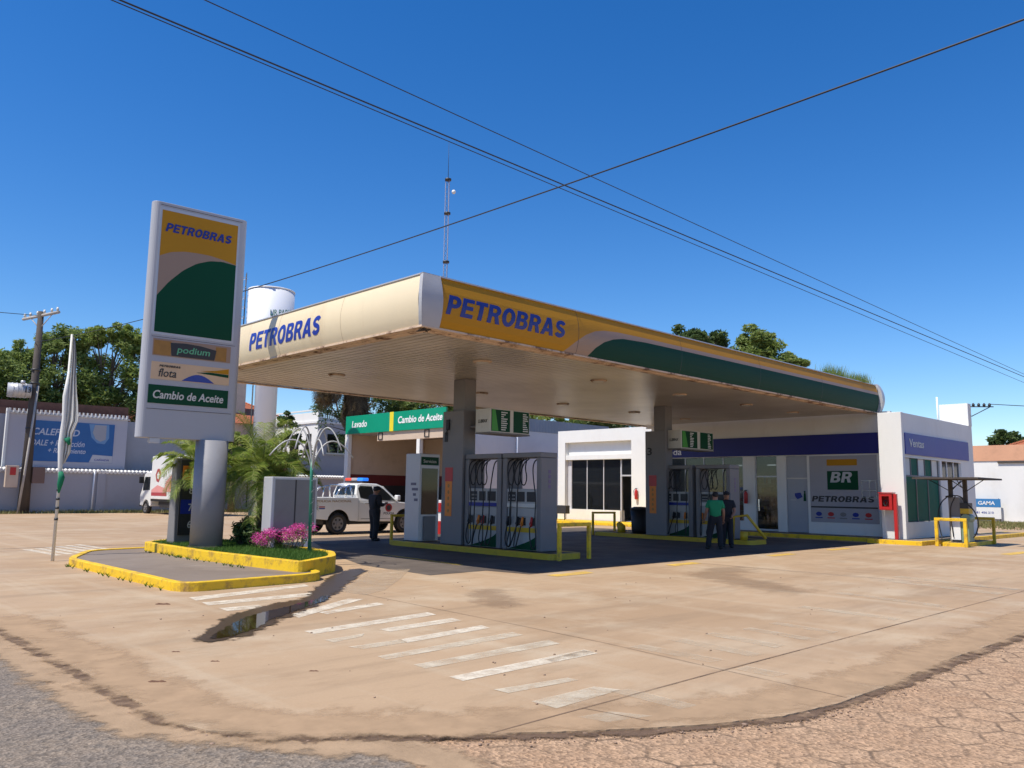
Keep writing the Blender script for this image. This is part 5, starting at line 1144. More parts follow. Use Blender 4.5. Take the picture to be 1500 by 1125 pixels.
# ------------------------------------------------------------------ houses
t = thing('balustrade_house', 'two storey white house with a balustrade roof terrace', 'house', (42, 68, 0))
HX, HY = 38.5, 64.4
k = MB(); k.box((HX, HY, 0), (HX+7.5, HY+12, 8.0)); k.build('wall', M['whitepaint'], t)
k = MB(); k.box((HX+.02, HY-.06, 0), (HX+7.5, HY-.002, 7.55)); k.build('front_shade_sheet', M['graywall'], t)  # grey sheet over the white wall, painting the shade of this side
k = MB(); k.box((HX-.12, HY-.15, 7.55), (HX+7.6, HY-.061, 7.75)); k.box((HX-.12, HY-.0605, 7.55), (HX-.002, HY+12, 7.75)); k.box((HX-.05, HY-.1, 8.7), (HX+7.6, HY+.12, 8.82)); k.box((HX-.05, HY+.121, 8.7), (HX+.15, HY+12, 8.82))
for x in (0, 2.4, 4.8, 7.2): k.box((HX-.06+x, HY-.12, 7.752), (HX+.3+x, HY+.2, 8.698))
for y in (5.7, 11.6): k.box((HX-.06, HY+y, 7.752), (HX+.25, HY+y+.35, 8.9))
k.box((HX, HY+.22, 8.0), (HX+.12, HY+11.9, 8.55))
k.build('cornice', M['whitepaint'], t)
k = MB()
for i in range(30):
    x = HX+.5+i*.235; k.tube([(x, HY+.02, 7.77), (x, HY+.02, 8.0), (x, HY+.02, 8.68)], [.05, .09, .04], 6)
k.build('balusters', M['whitepaint'], t)
for (a, b, c, d) in ((1.0, 3.3, 4.9, 6.6), (5.2, 6.4, 4.9, 6.6)):
    k = MB(); k.box((HX+a, HY-.09, c), (HX+b, HY-.062, d)); o = k.build('window', M['glass'], t)
    k = MB(); k.box((HX+(a+b)/2-.03, HY-.11, c), (HX+(a+b)/2+.03, HY-.091, d)); k.box((HX+a-.1, HY-.2, c-.14), (HX+b+.1, HY-.062, c-.002)); k.build('frame', M['offwhite'], o)
for (a, b) in ((1.0, 1.9), (3.2, 4.8), (7.2, 8.6)):
    k = MB(); k.box((HX-.03, HY+a, 4.3), (HX-.002, HY+b, 6.6)); o = k.build('window', M['glass'], t)
    k = MB(); k.box((HX-.2, HY+a-.1, 4.15), (HX-.002, HY+b+.1, 4.298)); k.build('sill', M['whitepaint'], o)
def hip_house(name, label, x0, x1, y0, y1, zw, zr, wallm, chimney=None):
    t = thing(name, label, 'house', ((x0+x1)/2, (y0+y1)/2, 0))
    k = MB(); k.box((x0, y0, 0), (x1, y1, zw)); k.build('wall', wallm, t)
    e = .5; mx_ = min((x1-x0), (y1-y0))/2
    if (x1-x0) > (y1-y0): A, B = (x0+mx_, (y0+y1)/2, zr), (x1-mx_, (y0+y1)/2, zr)
    else: A, B = ((x0+x1)/2, y0+mx_, zr), ((x0+x1)/2, y1-mx_, zr)
    c = [(x0-e, y0-e, zw-.1), (x1+e, y0-e, zw-.1), (x1+e, y1+e, zw-.1), (x0-e, y1+e, zw-.1), A, B]
    k = MB()
    if (x1-x0) > (y1-y0): k.add(c, [(0, 1, 5, 4), (1, 2, 5), (2, 3, 4, 5), (3, 0, 4), (3, 2, 1, 0)])
    else: k.add(c, [(0, 1, 4), (1, 2, 5, 4), (2, 3, 5), (3, 0, 4, 5), (3, 2, 1, 0)])
    o = k.build('roof', M['tile'], t)
    k = MB()
    for i_ in (0, 1, 2, 3):
        ap = 4 if (i_ in (0, 3) and (x1-x0) > (y1-y0)) or (i_ in (0, 1) and (x1-x0) <= (y1-y0)) else 5
        k.tube([c[i_], c[ap]], .14, 6)
    k.tube([A, B], .14, 6); k.build('ridge_tiles', M['tile'], o)
    if chimney:
        k = MB(); k.box((chimney[0], chimney[1], zw), (chimney[0]+chimney[2], chimney[1]+1.3, chimney[3])); k.box((chimney[0]-.1, chimney[1]-.1, chimney[3]), (chimney[0]+chimney[2]+.1, chimney[1]+1.4, chimney[3]+.15)); k.build('chimney', M['beige'], o)
    k = MB(); k.box((x0-.03, (y0+y1)/2-.6, 1), (x0-.002, (y0+y1)/2+.6, 2.2)); k.build('window', M['glass'], t)
    return t
hip_house('tiled_house', 'orange tiled house with a boxy chimney behind the water tower', 28.5, 44.5, 78, 90, 8.2, 11.6, M['beige'], (36.6, 79.8, 2.4, 12.6))
hip_house('tiled_house', 'red tiled house at the far right behind the white wall', 79, 92, 3, 19.2, 6.2, 9.2, M['whitepaint'])
t = thing('white_wall', 'long sunlit white wall with a terracotta top band at far right', 'wall', (64, 10, 0))
k = MB(); k.box((64, -30, -.1), (64.3, 31, 4.25)); k.build('wall', M['whitepaint'], t)
k = MB(); k.box((63.94, -30, 4.255), (64.36, 31, 5.35)); k.build('top_band', mat('terracotta', (.62, .33, .20), .8, .1, .8, dirt=.3), t)
k = MB(); k.box((63.88, -30, 4.10), (63.998, 16.8, 4.22)); k.build('dark_ledge', M['wood'], t)  # narrow dark brown ledge just below the terracotta band
t = thing('wall_banner', 'blue and white plastic banner leaning on the long white wall', 'banner', (63.5, 17.5, .1))
k = MB(); k.box((63.6, 16.7, .25), (63.66, 18.9, 1.05)); k.m = 1; k.box((63.59, 16.7, 1.051), (63.66, 18.9, 1.62)); k.m = 0; o = k.build('sheet', [M['whitepaint'], mat('banner_blue2', (.04, .19, .42), .5)], t)
text('lettering', 'C. GAMA', (63.588, 18.55, 1.2), (0, -1, 0), (0, 0, 1), .26, 1.5, M['white'], o, .03, .1, .01)
text('lettering', '0981 456 210', (63.598, 18.45, .6), (0, -1, 0), (0, 0, 1), .14, 1.3, M['blue2'], o, .01, 0, .01)
for v in (16.8, 18.8):
    k = MB(); k.tube([(63.75, v, -.1), (63.63, v, 1.65)], .03, 6); k.build('stake', M['wood'], t)

# ------------------------------------------------------------------ vehicles
def wheel(parent, x, y, r, wd, side):
    k = MB(); pts = [(r*.62, -wd/2), (r*.93, -wd/2), (r, -wd/2+.03), (r, wd/2-.03), (r*.93, wd/2), (r*.62, wd/2)]; n = 28
    vs_ = []; fs = []
    for i in range(n):
        a = 2*pi*i/n
        for (rr, yy) in pts: vs_.append((x+rr*cos(a), y+yy, r+rr*sin(a)))
    m_ = len(pts)
    for i in range(n):
        for j in range(m_): fs.append((i*m_+j, i*m_+(j+1) % m_, ((i+1) % n)*m_+(j+1) % m_, ((i+1) % n)*m_+j))
    k.smooth = True; k.add(vs_, fs); o = k.build('wheel', M['black'], parent)
    k = MB(); yy = y+side*wd*.32; k.cyla((x, yy-.02, r), (x, yy+.02, r), r*.63, 24); k.m = 1
    for i in range(6):
        a = 2*pi*i/6; k.cyla((x+cos(a)*r*.4, yy+side*.021, r+sin(a)*r*.4), (x+cos(a)*r*.4, yy+side*.027, r+sin(a)*r*.4), r*.11, 10)
    k.m = 0; k.cyla((x, yy+side*.021, r), (x, yy+side*.06, r), r*.17, 12); k.build('rim', [M['silver'], M['darkmetal']], o)
def arch(cx, cz, r, a0=180, a1=0, n=14): return [(cx+r*cos(radians(a0+(a1-a0)*i/n)), cz+r*sin(radians(a0+(a1-a0)*i/n))) for i in range(n+1)]
t = thing('pickup_truck', 'white double cab police pickup with red and blue roof lights', 'pickup truck', (0, 0, 0))
HW = .92
def halfy(z): return HW if z < 1.2 else HW-(z-1.2)*.33
def sideprism(k, poly, hw=None):
    n = len(poly)
    vs_ = [(p[0], -(hw or halfy(p[1])), p[1]) for p in poly]+[(p[0], (hw or halfy(p[1])), p[1]) for p in poly]
    ar = sum(poly[i][0]*poly[(i+1) % n][1]-poly[(i+1) % n][0]*poly[i][1] for i in range(n))
    f0 = list(range(n)); f1 = [n+i for i in range(n)][::-1]; qs = [[i, n+i, n+(i+1) % n, (i+1) % n] for i in range(n)]
    if ar < 0: f0 = f0[::-1]; f1 = f1[::-1]; qs = [q[::-1] for q in qs]
    k.add(vs_, [f0, f1]+qs)
body = [(-.62, .47)]+[(1.05, .45)]+arch(1.58, .44, .48)[0:]+[(2.35, .45), (2.62, .5), (2.66, .75), (2.60, 1.0), (2.2, 1.12), (1.35, 1.2), (-.62, 1.22)]
k = MB(); sideprism(k, body, HW); k.build('body', M['carwhite'], t, .03)
bedp = [(-2.62, .6), (-2.05, .55)]+arch(-1.5, .44, .48)[1:-1]+[(-.98, .5), (-.64, .48), (-.64, 1.36), (-2.62, 1.36)]
k = MB()
for s in (-1, 1):
    n0 = len(k.v); k.prism(bedp, s*HW-.035, s*HW+.035, 'y')
k.box((-2.62, -HW+.036, .6), (-2.55, HW-.036, 1.34)); k.box((-2.54, -HW+.036, .94), (-.64, HW-.036, .99)); k.box((-.72, -HW+.036, .5), (-.64, HW-.036, 1.34)) if False else k.box((-.72, -HW+.036, .991), (-.64, HW-.036, 1.34))
k.build('bed', M['carwhite'], t, .012)
k = MB(); k.box((-2.0, -.7, .36), (2.3, .7, .55)); k.box((-2.5, -.64, .551), (-.7, .64, .93)); k.box((1.0, -.64, .551), (2.2, .64, .93)); k.build('chassis', M['black'], t)
cab = [(-.62, 1.215), (1.30, 1.195), (.62, 1.80), (.35, 1.90), (-.35, 1.92), (-.58, 1.87), (-.68, 1.5)]
k = MB(); sideprism(k, cab); k.build('cabin', M['carwhite'], t, .035)
def sidepanel(k, poly, s, e=.006):
    vs_ = [(p[0], s*(halfy(p[1])+e), p[1]) for p in poly]; k.add(vs_, [list(range(len(poly))) if s < 0 else list(range(len(poly)))[::-1]])
for s in (-1, 1):
    k = MB(); sidepanel(k, [(-.52, 1.36), (-.02, 1.27), (.20, 1.27), (.08, 1.80), (-.45, 1.82), (-.56, 1.72)], s); k.build('side_window', M['glass'], t)
    k = MB(); sidepanel(k, [(.30, 1.27), (1.12, 1.25), (.62, 1.70), (.48, 1.78), (.18, 1.80)], s); k.build('side_window', M['glass'], t)
    k = MB(); sidepanel(k, [(.245, .55), (.26, .55), (.26, 1.25), (.17, 1.8), (.155, 1.8), (.245, 1.25)], s, .004); sidepanel(k, [(-.63, .5), (-.615, .5), (-.615, 1.3), (-.63, 1.3)], s, .004); sidepanel(k, [(-.5, .56), (.95, .56), (.95, .575), (-.5, .575)], s, .004); k.build('door_gap', M['darkmetal'], t)
    for x in (-.35, .42):
        k = MB(); k.box((x, s*HW-.02, 1.12), (x+.2, s*HW+.035, 1.16)); k.build('door_handle', M['chrome'], t, .01)
    k = MB(); k.box((1.05, s*(HW-.02) if s > 0 else -HW-.2, 1.27), (1.2, s*(HW-.02)+.22 if s > 0 else -HW+.02, 1.47)); k.build('mirror', M['white'], t, .03)
    for x in (-1.5, 1.58):
        k = MB(); P = arch(x, .44, .485, 190, -10, 16); k.tube([(p[0], s*(HW-.004), p[1]) for p in P], .018, 6); k.build('wheel_arch', M['black'], t)
    k = MB(); k.tube([(-.75, s*.78, .72), (-.85, s*.78, 1.55), (-.9, s*.7, 1.82)], .035, 8); k.tube([(-1.6, s*.8, 1.36), (-1.35, s*.78, 1.72), (-.9, s*.72, 1.8)], .035, 8); k.tube([(-1.15, s*.8, 1.36), (-1.1, s*.76, 1.75)], .03, 8); k.build('roll_bar', M['chrome'], t)
    k = MB(); k.cyla((.78, s*HW, .98), (.78, s*(HW+.006), .98), .16, 20); k.m = 1; k.cyla((.78, s*(HW+.0065), .98), (.78, s*(HW+.011), .98), .10, 16); o = k.build('door_badge', [M['red'], M['darkmetal']], t)
    k = MB(); k.box((-2.35, s*HW-.04, 1.0), (-2.1, s*HW+.04, 1.04)); k.m = 1; k.box((-2.35, s*HW-.04, .94), (-2.1, s*HW+.04, .98)); k.build('side_sticker', [M['red'], M['blue2']], t)
text('lettering', 'POLICIA NACIONAL', (-2.45, -HW-.038, 1.19), (1, 0, 0), (0, 0, 1), .08, 1.5, M['gold'], t, .01, 0, .004)
text('lettering', 'POLICIA', (.55, -HW-.002, .72), (1, 0, 0), (0, 0, 1), .09, .5, M['darkmetal'], t, .01, 0, .004)
k = MB(); k.add([(1.27, -.82, 1.25), (1.27, .82, 1.25), (.66, .64, 1.80), (.66, -.64, 1.80)], [(0, 1, 2, 3)]); k.v = [v+Vector((.02, 0, .015)) for v in k.v]; k.build('windscreen', M['glass'], t)
k = MB(); k.add([(-.69, -.7, 1.45), (-.69, .7, 1.45), (-.60, .62, 1.84), (-.60, -.62, 1.84)], [(3, 2, 1, 0)]); k.v = [v-Vector((.012, 0, 0)) for v in k.v]; k.build('rear_glass', M['glass'], t)
k = MB(); k.tube([(-.9, -.7, 1.82), (-.9, .7, 1.82)], .035, 8); k.build('roll_bar', M['chrome'], t)
lb = MB(); lb.box((-.28, -.62, 1.955), (.02, .62, 2.0)); o = lb.build('light_bar', M['darkmetal'], t, .01)
for (a, b, m_) in ((-.62, -.22, mat('lamp_blue', (.02, .18, .85), .3, 0, emit=.9)), (-.21, .2, mat('lamp_clear', (.4, .35, .35), .3, 0)), (.21, .62, mat('lamp_red', (.6, .06, .03), .3, 0, emit=.5))):
    k = MB(); k.box((-.27, a, 2.002), (.01, b, 2.12)); k.build('beacon', m_, o, .03)
k = MB(); k.box((2.6, -.8, .5), (2.75, .8, .72)); k.build('front_bumper', M['carwhite'], t, .04)
k = MB(); k.box((-2.78, -.85, .5), (-2.63, .85, .66)); k.build('rear_bumper', M['chrome'], t, .03)
for s in (-1, 1):
    k = MB(); k.box((2.45, s*.72-.15, .82), (2.64, s*.72+.15, 1.0)); k.build('headlight', M['lsilver'], t, .04)
    k = MB(); k.box((-2.66, s*.86-.06, .9), (-2.621, s*.86+.06, 1.25)); k.build('tail_light', M['red'], t)
    for x in (-1.5, 1.58): wheel(t, x, s*.80, .40, .26, s)
t.location = (18.24, 27.2, 0)

t = thing('box_truck', 'small white box truck with red and pink meat pictures by the wall', 'truck', (0, 0, 0))
k = MB(); k.box((-3.1, -1.05, .95), (2.25, 1.05, 3.55)); k.build('cargo_box', M['carwhite'], t, .03)
cabp = [(2.35, .5), (2.45, .5)]+arch(3.0, .42, .45)[1:-1]+[(3.5, .5), (3.9, .55), (3.95, 1.15), (3.7, 1.55), (3.45, 2.45), (3.1, 2.6), (2.35, 2.6)]
k = MB(); sideprism(k, cabp, .95); k.build('cab', M['carwhite'], t, .05)
k = MB(); k.box((-3.0, -.45, .55), (2.4, .45, .8)); k.box((-3.1, -1.0, .82), (2.25, 1.0, .949)); k.box((-.2, .5, .45), (1.2, .9, .8)); k.build('chassis', M['darkmetal'], t)
for s in (-1, 1):
    k = MB(); k.add([(2.55, s*.957, 1.5), (3.55, s*.957, 1.45), (3.3, s*.957, 2.3), (2.55, s*.957, 2.3)], [(0, 1, 2, 3) if s < 0 else (3, 2, 1, 0)]); k.build('side_window', M['glass'], t)
    k = MB(); k.box((3.45, s*.95-.1*(s > 0)+0, 1.9), (3.6, s*.95+.25*s+.0, 2.3)) if s > 0 else k.box((3.45, -1.2, 1.9), (3.6, -.96, 2.3)); k.build('mirror', M['black'], t)
    for x in (3.0, -1.75): wheel(t, x, s*.85, .42, .24, s)
    e = s*1.056
    def fl3(poly, m_, dd=.0): k.m = m_; k.add([(p[0], e+s*dd, p[1]) for p in poly], [list(range(len(poly))) if s < 0 else list(range(len(poly)))[::-1]])
    k = MB()
    fl3([(1.65, 2.4), (1.45, 2.75), (1.2, 2.8), (.95, 2.6), (.95, 2.2), (1.2, 1.95), (1.5, 2.05)], 0); fl3([(1.45, 2.4), (1.3, 2.6), (1.1, 2.45), (1.2, 2.15), (1.4, 2.2)], 2, .004)
    fl3([(2.1, 1.15), (2.1, 1.35), (.0, 1.35), (.0, 1.15)], 0); fl3([(2.1, 1.36), (2.1, 1.5), (1.3, 1.8), (.2, 1.6), (.0, 1.36)], 1)
    fl3([(.4, 1.4), (.2, 2.0), (-.5, 2.4), (-1.5, 2.2), (-2.4, 2.6), (-2.9, 2.0), (-2.8, 1.4)], 1, .004); fl3([(-.3, 1.6), (-.6, 2.2), (-1.1, 2.0), (-1.0, 1.5)], 3, .008); fl3([(-1.6, 1.5), (-1.7, 2.3), (-2.4, 2.2), (-2.3, 1.6)], 0, .008)
    k.build('advert', [mat('meat_red', (.40, .06, .07), .5), mat('meat_pink', (.70, .30, .28), .5), M['white'], mat('meat_gold', (.6, .25, .08), .5)], t)
k = MB(); k.add([(3.72, -.85, 1.56), (3.72, .85, 1.56), (3.47, .8, 2.42), (3.47, -.8, 2.42)], [(0, 1, 2, 3)]); k.v = [v+Vector((.02, 0, .0)) for v in k.v]; k.build('windscreen', M['glass'], t)
k = MB(); k.box((3.9, -.9, .5), (4.02, .9, .8)); k.build('bumper', M['darkmetal'], t)
t.location = (20.4, 49.1, -.05); t.rotation_euler = (0, 0, radians(93))

# ------------------------------------------------------------------ people
def skin_mesh(joints, edges, sub=2):
    """joints: list of (co, rx, ry); grown with a Skin modifier into one continuous surface"""
    me = bpy.data.meshes.new('tmp'); me.from_pydata([j[0] for j in joints], edges, []); o = bpy.data.objects.new('tmp', me); COL.objects.link(o)
    m_ = o.modifiers.new('s', 'SKIN'); m_.use_smooth_shade = True
    if not me.skin_vertices: me.skin_vertices.new(name='')
    for i, j in enumerate(joints): me.skin_vertices[0].data[i].radius = (j[1], j[2]); me.skin_vertices[0].data[i].use_root = (i == 0)
    s_ = o.modifiers.new('d', 'SUBSURF'); s_.levels = sub; s_.render_levels = sub
    bpy.context.view_layer.update(); dg = bpy.context.evaluated_depsgraph_get(); r_m = bpy.data.meshes.new_from_object(o.evaluated_get(dg))
    vs_ = [v.co.copy() for v in r_m.vertices]; fs = [list(p.vertices) for p in r_m.polygons]
    bpy.data.objects.remove(o); bpy.data.meshes.remove(me); bpy.data.meshes.remove(r_m); return vs_, fs
def person(label, loc, rz, J, cloth, cap=False, sleeves='short'):
    """J: dict of joint positions in local space, +y is where the person faces"""
    t = thing('person', label, 'person', (0, 0, 0))
    V = lambda k_: Vector(J[k_])
    names = ['pelvis', 'waist', 'chest', 'neck', 'throat', 'head', 'crown']
    rad = {'pelvis': (.16, .125), 'waist': (.14, .11), 'chest': (.165, .125), 'neck': (.085, .08), 'throat': (.066, .066), 'head': (.10, .115), 'crown': (.09, .10)}
    jn = []; idx = {}
    def aj(n, co, r): idx[n] = len(jn); jn.append((tuple(co), r[0], r[1]))
    for n in names: aj(n, V(n), rad[n])
    E_ = [(i, i+1) for i in range(6)]
    for s in ('l', 'r'):
        aj('hip'+s, V('hip'+s), (.10, .10)); aj('knee'+s, V('knee'+s), (.066, .068)); aj('calf'+s, (V('knee'+s)*.62+V('ankle'+s)*.38)+Vector((0, -.015, 0)), (.056, .056)); aj('ankle'+s, V('ankle'+s), (.04, .042)); aj('toe'+s, V('toe'+s)-(V('toe'+s)-V('ankle'+s))*.25, (.03, .025))
        E_ += [(idx['pelvis'], idx['hip'+s]), (idx['hip'+s], idx['knee'+s]), (idx['knee'+s], idx['calf'+s]), (idx['calf'+s], idx['ankle'+s]), (idx['ankle'+s], idx['toe'+s])]
        aj('sho'+s, V('sho'+s), (.07, .07)); aj('elb'+s, V('elb'+s), (.052, .052)); aj('wri'+s, V('wri'+s), (.034, .038)); aj('palm'+s, V('palm'+s), (.034, .02))
        E_ += [(idx['chest'], idx['sho'+s]), (idx['sho'+s], idx['elb'+s]), (idx['elb'+s], idx['wri'+s]), (idx['wri'+s], idx['palm'+s])]
    vs_, fs = skin_mesh(jn, E_); k = MB(); k.smooth = True; k.add(vs_, fs)
    h = V('head'); f = Vector((0, 1, 0)) if 'face' not in J else Vector(J['face']).normalized(); up = (V('crown')-V('throat')).normalized(); sd2 = f.cross(up).normalized()
    # nose, brows, ears, lips worked into the head surface
    k.ball(tuple(h+f*.102-up*.005), .014, 8, 6, (1, 1.2, 1.5)); k.ball(tuple(h+f*.086-up*.055), .02, 8, 6, (1.2, .6, .35))
    for s in (-1, 1): k.ball(tuple(h+sd2*s*.08), .022, 8, 6, (.45, .8, 1.3)); k.ball(tuple(h+f*.088+sd2*s*.032+up*.03), .016, 8, 6, (1.3, .5, .5))
    for s in ('l', 'r'):
        w0 = V('wri'+s); p0 = V('palm'+s); d = (p0-w0).normalized(); a = d.cross(Vector((0, 0, 1)) if abs(d.z) < .8 else Vector((0, 1, 0))).normalized(); b = a.cross(d).normalized(); sg = 1 if s == 'l' else -1
        for i, (ln, off_) in enumerate(((.072, -.026), (.082, -.009), (.077, .009), (.06, .026))):
            q0 = p0+d*.012+a*off_; q1 = q0+d*ln*.5+b*.006; q2 = q1+d*ln*.38+b*.02; q3 = q2+d*ln*.2+b*.022
            k.tube([q0, q1, q2, q3], [.0095, .009, .008, .006], 6)
        q0 = p0-d*.03+a*sg*-.03; k.tube([q0, q0+a*sg*-.022+d*.03+b*.008, q0+a*sg*-.03+d*.06+b*.016], [.012, .0105, .008], 6)
    body = k.build('body', M['skin'], t)
    # eyes
    k = MB()
    for s in (-1, 1): k.ball(tuple(h+f*.094+sd2*s*.032+up*.016), .009, 6, 5, (1.2, .5, .7))
    k.build('eyes', M['black'], body)
    # trousers
    jn2 = [(tuple(V('waist')+Vector((0, 0, .02))), .165, .14), (tuple(V('pelvis')), .185, .155)]; E2 = [(0, 1)]
    for s in ('l', 'r'):
        b0 = len(jn2); jn2 += [(tuple(V('hip'+s)), .13, .13), (tuple(V('knee'+s)), .098, .10), (tuple(V('knee'+s)*.5+V('ankle'+s)*.5), .09, .092), (tuple(V('ankle'+s)+Vector((0, 0, -.03))), .085, .088)]
        E2 += [(1, b0), (b0, b0+1), (b0+1, b0+2), (b0+2, b0+3)]
    vs_, fs = skin_mesh(jn2, E2); k = MB(); k.smooth = True; k.add(vs_, fs); k.build('trousers', M['blackcloth'], t)
    # shirt with sleeves
    jn3 = [(tuple(V('pelvis')+Vector((0, 0, -.02))), .205, .175), (tuple(V('waist')), .185, .155), (tuple(V('chest')), .205, .165), (tuple(V('neck')-Vector((0, 0, .01))), .115, .11)]; E3 = [(0, 1), (1, 2), (2, 3)]
    for s in ('l', 'r'):
        b0 = len(jn3); e_ = V('elb'+s); sh_ = V('sho'+s); w_ = V('wri'+s)
        if sleeves == 'short': jn3 += [(tuple(sh_), .098, .098), (tuple(sh_*.3+e_*.7), .082, .082)]; E3 += [(2, b0), (b0, b0+1)]
        else: jn3 += [(tuple(sh_), .098, .098), (tuple(e_), .075, .075), (tuple(e_*.15+w_*.85), .058, .058)]; E3 += [(2, b0), (b0, b0+1), (b0+1, b0+2)]
    vs_, fs = skin_mesh(jn3, E3); k = MB(); k.smooth = True; k.add(vs_, fs); k.build('shirt', cloth, t)
    # hair / cap / shoes
    k = MB(); k.ball(tuple(h+up*.034-f*.036), .098, 14, 9, (.95, 1.0, 1.0)); k.build('hair', M['hair'], t)
    if cap:
        k = MB(); k.ball(tuple(h+up*.07-f*.002), .108, 14, 8, (.98, 1.05, .72)); c_ = h+up*.065+f*.13; k.prism([(c_.x-.07, c_.y-.05), (c_.x+.07, c_.y-.05), (c_.x+.055, c_.y+.05), (c_.x-.055, c_.y+.05)], c_.z, c_.z+.012); k.build('cap', M['blackcloth'], t)
    for s in ('l', 'r'):
        a = V('ankle'+s); b = V('toe'+s); vs_, fs = skin_mesh([(tuple(a+Vector((0, -.02, -.03))), .075, .065), (tuple(b+Vector((0, .03, .012))), .068, .048)], [(0, 1)]); k = MB(); k.smooth = True; k.add(vs_, fs); k.build('shoe', M['black'], t)
    t.location = loc; t.rotation_euler = (0, 0, rz); return t
base = dict(pelvis=(0, 0, .95), waist=(0, .0, 1.12), chest=(0, .0, 1.33), neck=(0, 0, 1.48), throat=(0, .012, 1.54), head=(0, .03, 1.635), crown=(0, .02, 1.71),
            hipl=(-.09, 0, .88), hipr=(.09, 0, .88), kneel=(-.11, .02, .49), kneer=(.11, .02, .49), anklel=(-.13, -.02, .08), ankler=(.13, -.02, .08), toel=(-.15, .13, .035), toer=(.15, .13, .035),
            shol=(-.19, 0, 1.42), shor=(.19, 0, 1.42), elbl=(-.25, -.03, 1.14), elbr=(.25, -.03, 1.14), wril=(-.27, .03, .90), wrir=(.27, .03, .90), palml=(-.27, .05, .82), palmr=(.27, .05, .82))
# officer: looks down at something held before him, facing along the island (to the right in the photo)
J = dict(base); J.update(elbl=(-.24, .02, 1.15), elbr=(.24, .02, 1.15), wril=(-.12, .26, 1.16), wrir=(.10, .27, 1.17), palml=(-.07, .33, 1.18), palmr=(.06, .34, 1.19), head=(0, .05, 1.63), crown=(0, .05, 1.705), face=(0, 1, -.25),
         kneel=(-.1, .03, .49), anklel=(-.1, .0, .08), toel=(-.11, .14, .035), kneer=(.1, .0, .49), ankler=(.11, -.05, .08), toer=(.13, .1, .035))
person('person in dark uniform and cap standing before the white pickup, looking down at a phone', (15.8, 22.6, .004), radians(-92), J, M['blackcloth'], True, 'long').scale = (1.12, 1.12, 1.01)
# attendant in green, seen from behind, legs apart
J = dict(base); J.update(hipl=(-.09, 0, .88), kneel=(-.17, .06, .50), anklel=(-.24, -.02, .08), toel=(-.27, .12, .035), kneer=(.13, .03, .49), ankler=(.14, -.04, .08), toer=(.17, .1, .035),
         elbl=(-.27, -.02, 1.15), wril=(-.33, .06, .93), palml=(-.34, .09, .85), elbr=(.25, .0, 1.14), wrir=(.25, .1, .9), palmr=(.24, .13, .82), head=(.01, .04, 1.635), crown=(.01, .03, 1.71))
person('person in green t-shirt and black trousers with legs apart, back to the camera', (22.3, 13.72, .004), radians(-45-8), J, M['greencloth'])
# colleague in dark clothes and cap just beyond, one arm on hip
J = dict(base); J.update(elbr=(.38, -.02, 1.2), wrir=(.30, .12, 1.02), palmr=(.24, .16, .98), elbl=(-.24, .08, 1.15), wril=(-.15, .22, 1.0), palml=(-.12, .28, .95), kneel=(-.10, .05, .49), anklel=(-.12, .05, .08), toel=(-.13, .2, .035))
person('person in dark clothes and cap standing just beyond the one in green', (23.35, 13.95, .004), radians(180-45-10), J, M['blackcloth'], True, 'short')

# ------------------------------------------------------------------ plants
def leaf_clump(mb, c, R_, n, size, r, squash=.8, elong=1.6):
    for i in range(n):
        d = Vector((r.gauss(0, 1), r.gauss(0, 1), r.gauss(0, 1)))
        if d.length < 1e-3: continue
        d.normalize(); p = Vector(c)+Vector((d.x, d.y, d.z*squash))*R_*(r.random()**.45)
        a = Vector((r.gauss(0, 1), r.gauss(0, 1), r.gauss(0, .6))).normalized(); b = a.cross(Vector((r.gauss(0, 1), r.gauss(0, 1), r.gauss(0, 1)))).normalized(); s_ = size*r.uniform(.6, 1.3)
        a = a*s_*elong; b = b*s_*.5
        mb.add([p-a*.5, p+b*.5, p+a*.5, p-b*.5], [(0, 1, 2, 3)])
def tree(name, label, x, y, h, crowns, n, size, leafm, seed, trunk_h, trunk_r=.2, group=None, z=-.05, sub=22, cr=.38):
    t = thing(name, label, 'tree', (x, y, z), 0, group); r = random.Random(seed)
    k = MB(); k.tube([(x, y, z), (x+r.uniform(-.1, .1), y, z+trunk_h*.5), (x+r.uniform(-.2, .2), y, z+trunk_h)], [trunk_r*1.25, trunk_r, trunk_r*.7], 9)
    top = Vector((x, y, z+trunk_h)); lm = MB()
    for (dx, dy, dz, R_) in crowns:
        e = Vector((x+dx, y+dy, dz)); mid = top*.5+e*.5+Vector((r.uniform(-.3, .3), r.uniform(-.3, .3), .2)); k.tube([top-Vector((0, 0, trunk_h*.2*r.random())), mid, e+Vector((0, 0, R_*.6))], [trunk_r*.55, trunk_r*.3, .03], 6)
        for j in range(sub):
            d = Vector((r.gauss(0, 1), r.gauss(0, 1), r.gauss(0, .8))).normalized(); c_ = e+Vector((d.x, d.y, d.z*.85))*R_*r.uniform(.35, 1.12)
            leaf_clump(lm, c_, R_*cr*r.uniform(.55, 1.3), int(n*r.uniform(.5, 1.4)), size, r)
            if j % 3 == 0: k.tube([mid, c_], [.05, .015], 4)
    k.build('trunk', M['bark'], t); lm.build('crown', leafm, t); return t
G1 = 'trees beyond the warehouse'
tree('broadleaf_tree', 'bright green tree at the far left edge beyond the brick wall', 12.5, 69, 11, [(0, 0, 9.2, 2.6), (-2.0, 0, 8.5, 2.2), (1.4, .5, 10.4, 1.7), (0, 0, 6.6, 2.4)], 190, .24, M['leafC'], 1, 6, .3, G1)
tree('broadleaf_tree', 'mid green tree between the leftmost tree and the utility pole', 15.6, 68.5, 12, [(0, 0, 9.4, 2.3), (.3, 0, 11.0, 1.6), (-1, 0, 7.4, 2.1), (1.3, 0, 7.8, 1.8)], 190, .22, M['leafA'], 2, 6, .3, G1)
